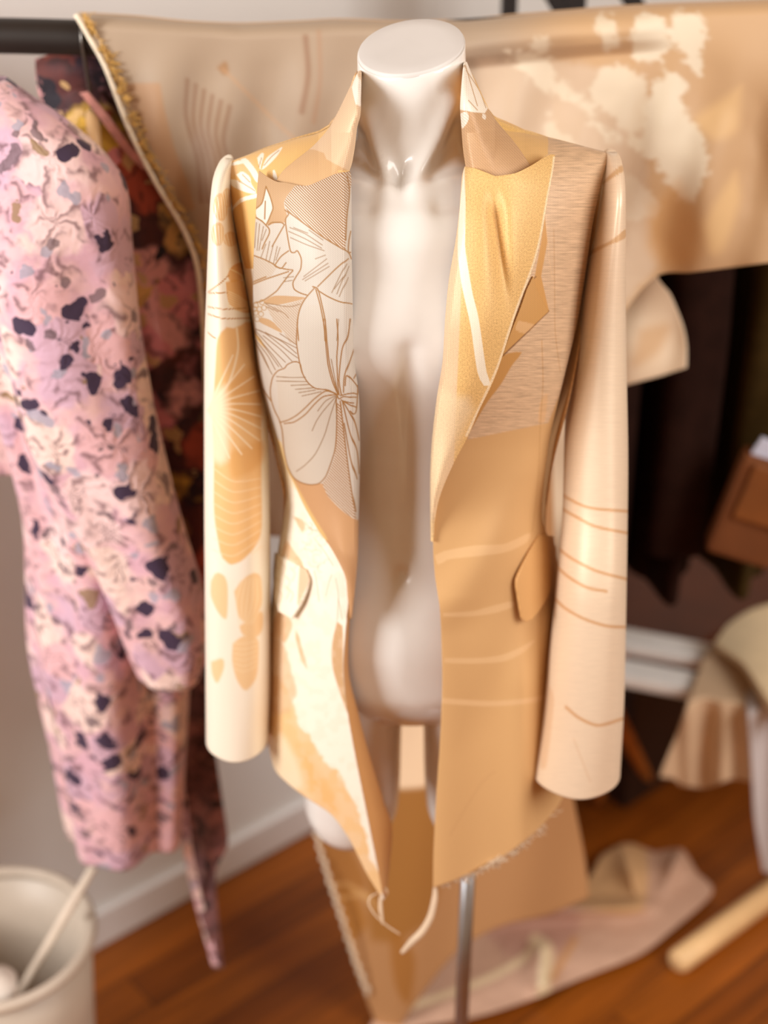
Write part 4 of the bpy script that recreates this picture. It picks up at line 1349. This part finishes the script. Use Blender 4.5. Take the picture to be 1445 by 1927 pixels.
# long train behind the mannequin, down onto the floor
train = thing('trailing_brocade', 'long gold brown brocade length hanging behind the mannequin and spread over the floorboards', 'fabric', (0.15, 1.85, 0))
LT = [(575, 75), (565, 400), (560, 900), (566, 1200), (578, 1420), (592, 1560), (612, 1640), (640, 1730), (668, 1820), (694, 1890), (712, 1940), (722, 1985)]
RT = [(1010, 72), (1030, 400), (1040, 900), (1050, 1200), (1062, 1400), (1078, 1500), (1094, 1580), (1104, 1640), (1108, 1690)]
P = coons(LT, RT, 150, 360, bottom=[(722, 1985), (780, 1890), (860, 1790), (940, 1744), (1030, 1722), (1108, 1690)], pw_bot=.2)
px, py = P[..., 0], P[..., 1]
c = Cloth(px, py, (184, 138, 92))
c.fill([(640, 1480), (820, 1480), (830, 1640), (800, 1740), (700, 1770), (690, 1600)], (164, 112, 48), .9, soft=10)  # shade below the jacket, painted as darker brown cloth
c.fill([(600, 1570), (650, 1580), (690, 1660), (660, 1690), (630, 1700)], (164, 110, 46), .8, soft=8)
c.fill([(640, 1660), (676, 1690), (690, 1740), (664, 1770), (645, 1740)], (172, 116, 44), .8, soft=6)
c.fill([(740, 1740), (780, 1800), (770, 1890), (745, 1860), (735, 1790)], (166, 110, 42), .8, soft=6)
for l_ in ([(610, 1670), (650, 1664), (700, 1690)], [(640, 1690), (680, 1684), (712, 1710)]):
    c.line(l_, (214, 170, 110), 4, .7, 3)
c.fill([(690, 1280), (870, 1280), (850, 1440), (820, 1476), (730, 1482), (700, 1440)], (240, 212, 176), 1, soft=6)  # lit cloth between the legs, its brightness painted as a pale patch
Yt = 1.735 + .075 * (1 - sstep(200, 1100, py)) + .010 * np.sin(px * .03 + py * .004) + .008 * np.sin(px * .013) + np.clip((py - 1480) / 500, 0, 1) * .035
Pw = unproj(px, py, Yt)
low = Pw[..., 2] < .012
fl_pt = np.stack(np.broadcast_arrays(*[(px - CX) / F * (CAMZ - .012) / (SP - CP * (CY - py) / F), (CP + SP * (CY - py) / F) * (CAMZ - .012) / (SP - CP * (CY - py) / F), np.full(px.shape, .012)]), -1)
Pw = np.where(low[..., None], fl_pt, Pw)
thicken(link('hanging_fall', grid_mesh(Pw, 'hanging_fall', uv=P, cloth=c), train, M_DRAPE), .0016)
P = coons([(820, 1690), (790, 1760), (760, 1840), (720, 1890), (690, 1945)],
          [(1190, 1588), (1240, 1606), (1282, 1598), (1310, 1640), (1340, 1680), (1262, 1752), (1200, 1798), (1090, 1842), (1000, 1880), (900, 1912), (800, 1930), (700, 1950)], 190, 150,
          top=[(820, 1690), (960, 1690), (1060, 1690), (1110, 1650), (1130, 1612), (1168, 1590), (1190, 1588)], pw_top=.4)
px, py = P[..., 0], P[..., 1]
c = Cloth(px, py, (204, 166, 142))
c.fill([(1000, 1580), (1200, 1570), (1215, 1700), (1180, 1722), (1050, 1706), (900, 1740), (840, 1700)], (214, 172, 122), .9, soft=6)
c.fill([(900, 1740), (1000, 1704), (1090, 1718), (1060, 1790), (960, 1800)], (186, 142, 126), .8, soft=14)
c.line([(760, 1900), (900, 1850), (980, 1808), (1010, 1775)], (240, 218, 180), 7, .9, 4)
c.line([(1008, 1770), (1028, 1790), (1022, 1870)], (240, 222, 184), 12, .9, 5)  # ivory strip, with the fold's highlight painted in
c.line([(1040, 1840), (1080, 1770)], (206, 150, 90), 7, .7, 5)
hz = .010 + .045 * np.exp(-np.abs(px - 1172 - (py - 1600) * .3) / 30) * np.exp(-((py - 1640) / 46) ** 2) + .045 * np.exp(-np.abs(px - 1268 + (py - 1630) * .4) / 26 - ((py - 1625) / 40) ** 2) \
    + .030 * np.exp(-((py - (1715 - (px - 1000) * .04)) / 14) ** 2) * sstep(860, 960, px) * (1 - sstep(1180, 1260, px)) \
    + .030 * np.exp(-((px - 1018) / 20) ** 2) * sstep(1760, 1790, py) * (1 - sstep(1850, 1880, py)) + .012 * fbm(px * .012, py * .02)
vv = (CY - py) / F
tq = (CAMZ - hz) / (SP - CP * vv)
Pw = np.stack([(px - CX) / F * tq, (CP + SP * vv) * tq, hz], -1)
thicken(link('spread_end', grid_mesh(Pw, 'spread_end', uv=P, cloth=c), train, M_DRAPE), .0016)
tedge = unproj(np.array([p[0] for p in curve(LT[4:10], 70)]), np.array([p[1] for p in curve(LT[4:10], 70)]), 1.735)
tedge[:, 1] += np.linspace(0, .02, 70)
tedge = tedge + np.stack([.003 * np.sin(np.arange(70) * 1.9), 0 * np.arange(70), .003 * np.cos(np.arange(70) * 2.7)], -1)
tube('frayed_edge', tedge, .0028, M_CREAMTHREAD, train, seg=7)


# ------------------------------------------------------------------ garments on the rack
def loft(name, rows, mat, parent, nv=150, seg=120, fold=(), th=.002, pw=.9):
    """rows: py, centre px, half width px, Y, half depth -> hanging tube of cloth"""
    r = np.array(rows, float)
    s = np.concatenate([[0], np.cumsum(np.hypot(np.diff(r[:, 0]), np.diff(r[:, 1])))])
    S = np.linspace(0, s[-1], nv)
    py, px, hw, Yv, dp = [smooth_interp(S, s, r[:, k]) for k in range(5)]
    c0 = unproj(px, py, Yv)
    a = hw / scale_at(py, Yv)
    th_ = np.linspace(0, 2 * np.pi, seg, endpoint=False) + np.pi / 2
    cs, sn = np.cos(th_)[None], np.sin(th_)[None]
    t = np.linspace(0, 1, nv)[:, None]
    f = 1
    for n_, amp, tw, p0 in fold:
        f = f + amp * np.sin(n_ * th_[None] + tw * t + p0) * sstep(.02, .4, t)
    X = c0[:, 0:1] + a[:, None] * np.sign(cs) * np.abs(cs) ** pw * (1 + (f - 1) * .35)
    Yy = Yv[:, None] + dp[:, None] * np.sign(sn) * np.abs(sn) ** pw * f
    Pw = np.stack([X, Yy, np.repeat(c0[:, 2:3], seg, 1)], -1)
    o = link(name, grid_mesh(Pw, name, closed_u=True), parent, mat)
    thicken(o, th)
    return o


def sheet(name, left, right, Yf, mat, parent, nu=60, nv=90, top=None, bottom=None, th=.002, **kw):
    P = coons(left, right, nu, nv, top, bottom, **kw)
    px, py = P[..., 0], P[..., 1]
    o = link(name, grid_mesh(unproj(px, py, Yf(px, py)), name, uv=P), parent, mat)
    thicken(o, th)
    return o


# pink coat
pk = thing('pink_floral_coat', 'pink coat with dark purple floral print hanging at the left end of the rack', 'coat', (-.42, 1.66, .3))
loft('body', [(250, 30, 40, 1.65, .03), (300, 45, 120, 1.645, .06), (420, 70, 150, 1.64, .085), (620, 95, 148, 1.635, .085), (800, 130, 120, 1.635, .085), (1000, 185, 130, 1.635, .085), (1200, 205, 142, 1.635, .085), (1400, 225, 122, 1.635, .08), (1562, 236, 104, 1.635, .075)],
     M_PINK, pk, fold=((4, .16, 2.0, .4), (7, .10, -2.5, 1.0)))
loft('sleeve', [(150, -20, 30, 1.60, .02), (185, -5, 60, 1.585, .035), (235, 25, 100, 1.575, .05), (310, 70, 135, 1.57, .06), (360, 92, 142, 1.57, .064), (480, 108, 138, 1.565, .066), (640, 140, 124, 1.56, .066), (800, 176, 118, 1.56, .064), (1000, 250, 96, 1.555, .058), (1120, 294, 88, 1.55, .054), (1200, 314, 78, 1.55, .05), (1262, 322, 60, 1.55, .044)],
     M_PINK, pk, fold=((3, .10, 5, 0), (5, .06, -8, .6)))
loft('sleeve', [(600, -40, 40, 1.70, .04), (700, -10, 46, 1.70, .045), (790, 12, 48, 1.70, .045), (870, 16, 44, 1.70, .04)], M_PINK, pk, fold=((3, .1, 3, 0),), nv=60, seg=60)
sheet('back_lining', [(296, 1270), (306, 1340), (322, 1440), (338, 1540), (352, 1640), (376, 1720), (398, 1790), (404, 1822)], [(378, 1262), (396, 1360), (410, 1450), (424, 1540), (428, 1590), (406, 1640), (410, 1730), (420, 1820)],
      lambda px, py: 1.685 + .012 * np.sin(px * .05 + py * .006), M_PINKBACK, pk)
sheet('edge_binding', [(300, 1290), (318, 1400), (334, 1500), (344, 1600), (362, 1680), (384, 1760), (400, 1818)], [(314, 1284), (334, 1400), (350, 1500), (362, 1600), (378, 1680), (398, 1760), (412, 1818)],
      lambda px, py: 1.645 + .004 * np.sin(py * .03) + .03 * sstep(1560, 1760, py), M_PINK, pk, nu=10)


def coat_hanger(label, x, z_top, hw, yaw, y=None, rz=None):
    y = bar_y(x) if y is None else y
    rz = RZ + sag(x) if rz is None else rz
    h = thing('coat_hanger', label, 'hanger', (x, y, z_top))
    hook = [(x, y + .022 * math.cos(a_), rz + .022 * math.sin(a_)) for a_ in np.linspace(-.6, math.pi + .2, 14)] + [(x, y, z_top + .02), (x, y, z_top)]
    tube('hook', hook, .0022, M_HANGER, h, seg=8)
    dx, dy = math.cos(yaw) * hw, math.sin(yaw) * hw
    tube('shoulder_bar', [(x - dx, y - dy, z_top - .07), (x - dx * .5, y - dy * .5, z_top - .02), (x, y, z_top), (x + dx * .5, y + dy * .5, z_top - .02), (x + dx, y + dy, z_top - .07)], .008, M_DOWEL, h, seg=10, n=30)
    return h


coat_hanger('wire hooked wooden hanger inside the pink floral coat', -.47, 1.53, .10, R(95))
# dark floral coat
dk = thing('dark_floral_coat', 'dark floral coat with pink and gold blooms between the pink coat and beige brocade', 'coat', (-.27, 1.76, .7))
loft('body', [(92, 160, 50, 1.83, .03), (130, 180, 76, 1.83, .05), (220, 205, 92, 1.83, .06), (400, 250, 110, 1.83, .06), (700, 300, 110, 1.83, .065), (1000, 340, 90, 1.83, .065), (1296, 366, 50, 1.83, .06)],
     M_DARK, dk, fold=((4, .14, 2, 1), (7, .08, -3, 0)))
loft('sleeve', [(150, 150, 34, 1.765, .02), (210, 170, 56, 1.76, .03), (300, 216, 74, 1.755, .045), (420, 268, 86, 1.755, .045), (600, 312, 82, 1.755, .045), (800, 345, 74, 1.755, .045), (1000, 366, 62, 1.755, .042), (1200, 386, 46, 1.755, .04), (1298, 390, 34, 1.755, .035)],
     M_DARK, dk, fold=((3, .14, 5, 0), (5, .08, -7, .6)))
sheet('collar', [(68, 112), (70, 150), (78, 190), (88, 204)], [(150, 84), (190, 110), (224, 160), (250, 230)], lambda px, py: 1.76 - .02 * np.sin((px - 60) * .02) + .004 * np.sin(py * .08), M_DARK, dk, nu=40, nv=40, th=.004)
sheet('lapel_edge', [(150, 175), (190, 225), (230, 280), (270, 320)], [(166, 172), (208, 222), (246, 274), (284, 314)], lambda px, py: 1.712 + 0 * px, plain('pink_piping_cloth', rgba(214, 150, 140), .7, noise=.25, nscale=60), dk, nu=8, nv=40)
coat_hanger('wire hooked wooden hanger inside the dark floral coat', -.335, 1.50, .035, R(100))

# dark coats on the second rack, seen under the brocade
for k, (x_, cat_m, bot, lab) in enumerate(((.335, M_COAT1, .65, 'black brown wool coat hanging nearest the right sleeve in the dark corner'),
                                           (.455, M_COAT1, .66, 'black brown wool coat hanging second in the dark row under the beige brocade'),
                                           (.575, M_COAT2, .67, 'dark olive wool coat hanging third in the dark row under the beige brocade'),
                                           (.695, M_COAT1, .69, 'black brown wool coat hanging past the olive coat at the right edge'))):
    yb = YE + .03
    d_ = thing('dark_coat', lab, 'coat', (x_, yb, bot), 'dark coats on the wooden rack')
    zt = 1.33
    th_ = np.linspace(0, 2 * np.pi, 90, endpoint=False)

    def coat_tube(cx, cy, a_, b_, z0, z1, nf, taper):
        zs = np.linspace(0, 1, 80)[:, None]
        sh = np.sqrt(np.clip(1 - (1 - np.clip(zs / .12, 0.02, 1)) ** 2, 0, 1))
        f = 1 + .13 * np.sin(nf * th_[None] + 2 * zs + k) * sstep(.05, .4, zs)
        X = cx + a_ * (sh * (1 + taper * zs)) * np.cos(th_)[None] * f
        Y = cy + b_ * sh * (1 + taper * zs) * np.sin(th_)[None] * f
        return np.stack([X, Y, np.broadcast_to(z0 + (z1 - z0) * zs, X.shape)], -1)
    thicken(link('body', grid_mesh(coat_tube(x_, yb, .046, .17, zt, bot, 5, .12), 'body', closed_u=True), d_, cat_m), .003)
    thicken(link('sleeve', grid_mesh(coat_tube(x_ - .005, yb - .20, .046, .045, zt - .03, bot + .1, 3, -.1), 'sleeve', closed_u=True), d_, cat_m), .003)
    coat_hanger('wire hooked wooden hanger inside the %s dark coat from the left' % ('first', 'second', 'third', 'fourth')[k], x_, 1.345, .10, R(100), yb, RZ2)

chest = thing('wooden_chest', 'low dark brown wooden chest against the wall under the dark coats', 'chest', (.93, 2.94, 0))
cw_ = w0 + wd * 1.72 - wn * .20
M_CHEST = plain('dark_brown_wood', rgba(44, 20, 7), .6, noise=.2, nscale=14)
box('body', (cw_[0], cw_[1], .15), (1.5, .34, .30), WALL_YAW, M_CHEST, chest, .004)
box('lid', (cw_[0], cw_[1], .315), (1.53, .37, .03), WALL_YAW, plain('red_brown_wood', rgba(84, 38, 12), .5, noise=.15, nscale=14), chest, .004)

# ------------------------------------------------------------------ bin with its contents, lower left
bin_ = thing('waste_bin', 'off white plastic waste bin against the wall in the lower left corner', 'bin', (-.547, 1.59, 0))
th_ = np.linspace(0, 2 * np.pi, 96, endpoint=False)
bc = (-.555, 1.585)
BH = .372


def bin_ring(r_, z_, wob=0):
    return np.stack([bc[0] + r_ * np.cos(th_), bc[1] + r_ * np.sin(th_), 0 * th_ + z_], -1)


bp = [(.098, 0), (.110, .004), (.112, .02), (.120, .12), (.129, .25), (.136, BH - .01), (.132, BH - .01), (.125, .25), (.116, .12), (.107, .02), (.10, .012)]
link('tub', grid_mesh(np.array([bin_ring(*q) for q in bp]), 'tub', closed_u=True, caps=True), bin_, M_BIN)
rim = [(bc[0] + .137 * math.cos(a_), bc[1] + .137 * math.sin(a_), BH) for a_ in np.linspace(0, 2 * math.pi, 97)]
link('rim', grid_mesh(tube_points(rim, .0085, 12), 'rim', closed_u=True), bin_, M_BIN)
p0 = np.array([bc[0] - .045, bc[1] - .01, .14])
p1 = unproj(184, 1618, 1.60)
ro = tube('wooden_stick', [tuple(p0), tuple(p1)], .0065, plain('pale_stick', rgba(220, 204, 186), .5, noise=.06), None, seg=12)
tag(ro, 'thin pale stick leaning out of the white bin', 'stick')
ro = tube('paper_roll', [(-.575, 1.545, .02), (-.552, 1.52, .2), (-.530, 1.50, .375)], [.028, .028, .026], M_PAPER, None, seg=24, n=12)
tag(ro, 'white paper roll standing in the bin at the left edge', 'paper roll')

# ------------------------------------------------------------------ slatted bench with cloths, right
bench = thing('slatted_bench', 'low white slatted bench with splayed brown wooden legs', 'bench', (.62, 2.12, 0))
s0, s1 = np.array([.355, 2.240]), np.array([.98, 2.012])
sd = (s1 - s0) / np.linalg.norm(s1 - s0)
sn_ = np.array([sd[1], -sd[0]])
byaw = math.atan2(sd[1], sd[0])
for k in (-1, 1):
    m_ = (s0 + s1) / 2 + sn_ * .050 * k
    box('slat', (m_[0], m_[1], .432), (.66, .058, .026), byaw, M_SLAT, bench, .009)
for u_ in (.08, .92):
    m_ = s0 * (1 - u_) + s1 * u_
    box('crossbar', (m_[0], m_[1], .405), (.04, .17, .026), byaw, M_LEG, bench, .004)
    for v_ in (-1, 1):
        a_ = m_ + sn_ * .06 * v_
        b_ = a_ + sn_ * .05 * v_ + sd * (.09 if u_ > .5 else -.02)
        if u_ < .5 and v_ > 0:
            b_ = on_floor(1222, 1478)[:2]
        tube('leg', [(a_[0], a_[1], .395), (b_[0], b_[1], 0.004)], [.017, .012], M_LEG, bench, seg=14, n=8)



def flat_y(py, z):
    v = (CY - py) / F
    return (CP + SP * v) * (CAMZ - z) / (SP - CP * v)


cl = sheet('frayed_cloth', [(1352, 1200), (1330, 1226), (1302, 1300), (1274, 1380), (1240, 1462)], [(1470, 1186), (1470, 1230), (1466, 1310), (1450, 1400), (1436, 1476)],
           lambda px, py: np.maximum(flat_y(py, .456), 2.048 - .10 * (px - 1300) / 1000 + .014 * (np.sin(px * .055 + py * .012) + .7 * np.sin(px * .11)) * sstep(1290, 1360, py)), M_CLOTH, None,
           bottom=[(1240, 1462), (1268, 1466), (1282, 1478), (1330, 1482), (1380, 1466), (1436, 1476)], pw_bot=.2, nu=90)
tag(cl, 'beige cloth with frayed hem hanging off the end of the white bench', 'cloth')
cl = sheet('folded_cloth', [(1346, 1216), (1372, 1180), (1420, 1150), (1500, 1130)], [(1362, 1226), (1400, 1256), (1440, 1318), (1500, 1380)],
           lambda px, py: flat_y(py, .476 + .012 * np.sin((px - 1340) * .02)), M_CREAM, None, nu=50, nv=50, th=.014)
tag(cl, 'cream folded cloth lying on top of the bench at the right edge', 'cloth')
cl = sheet('grey_cloth', [(1404, 1300), (1408, 1360), (1414, 1440), (1420, 1540), (1436, 1640)], [(1480, 1300), (1482, 1400), (1484, 1520), (1486, 1650)],
           lambda px, py: np.maximum(flat_y(py, .462), 2.008 + .010 * np.sin(px * .08 + py * .004)), M_GREY, None)
tag(cl, 'pale grey cloth hanging lowest at the right edge, in front of the frayed cloth', 'cloth')

pa, pb2 = on_floor(1272, 1812, .022), on_floor(1600, 1570, .022)
d_ = (pb2 - pa) / np.linalg.norm(pb2 - pa)
ro = tube('wooden_pole', [tuple(pa), tuple(pa + d_ * .006), tuple(pa + d_ * .1), tuple(pb2)], [.016, .021, .022, .022], M_DOWEL, None, seg=20)
tag(ro, 'pale beech pole lying on the floorboards in the lower right corner', 'pole')

bx = unproj(1424, 955, 1.93)
bag = thing('shoulder_bag', 'brown shoulder bag hanging in front of the dark coats at the right edge', 'bag', (bx[0], bx[1], bx[2] - .085))
box('pouch', tuple(bx), (.100, .05, .165), R(-10), M_BOARD, bag, .010, tilt=(0, R(14)))
fp = bx + np.array([.012, -.03, .03])
box('flap', tuple(fp), (.086, .012, .09), R(-10), plain('brown_leather', rgba(126, 72, 26), .6, noise=.12, nscale=20), bag, .004, tilt=(0, R(14)))
st_ = [tuple(bx + np.array([.03, .01, .075])), tuple(bx + np.array([.05, .06, .25])), (bx[0] + .055, YE + .012, RZ2 - .02), (bx[0] + .055, YE + .03, RZ2 + .018), (bx[0] + .055, YE + .05, RZ2 - .02), (bx[0] + .055, YE + .06, RZ2 - .2)]
tube('strap', st_, .005, M_BOARD, bag, seg=8, n=40)
nt = box('paper_note', tuple(unproj(1440, 846, 1.925)), (.03, .008, .03), R(-10), M_BLUEWHITE, None, .002, tilt=(0, R(25)))
tag(nt, 'small pale blue paper sticking out of the brown bag', 'paper')
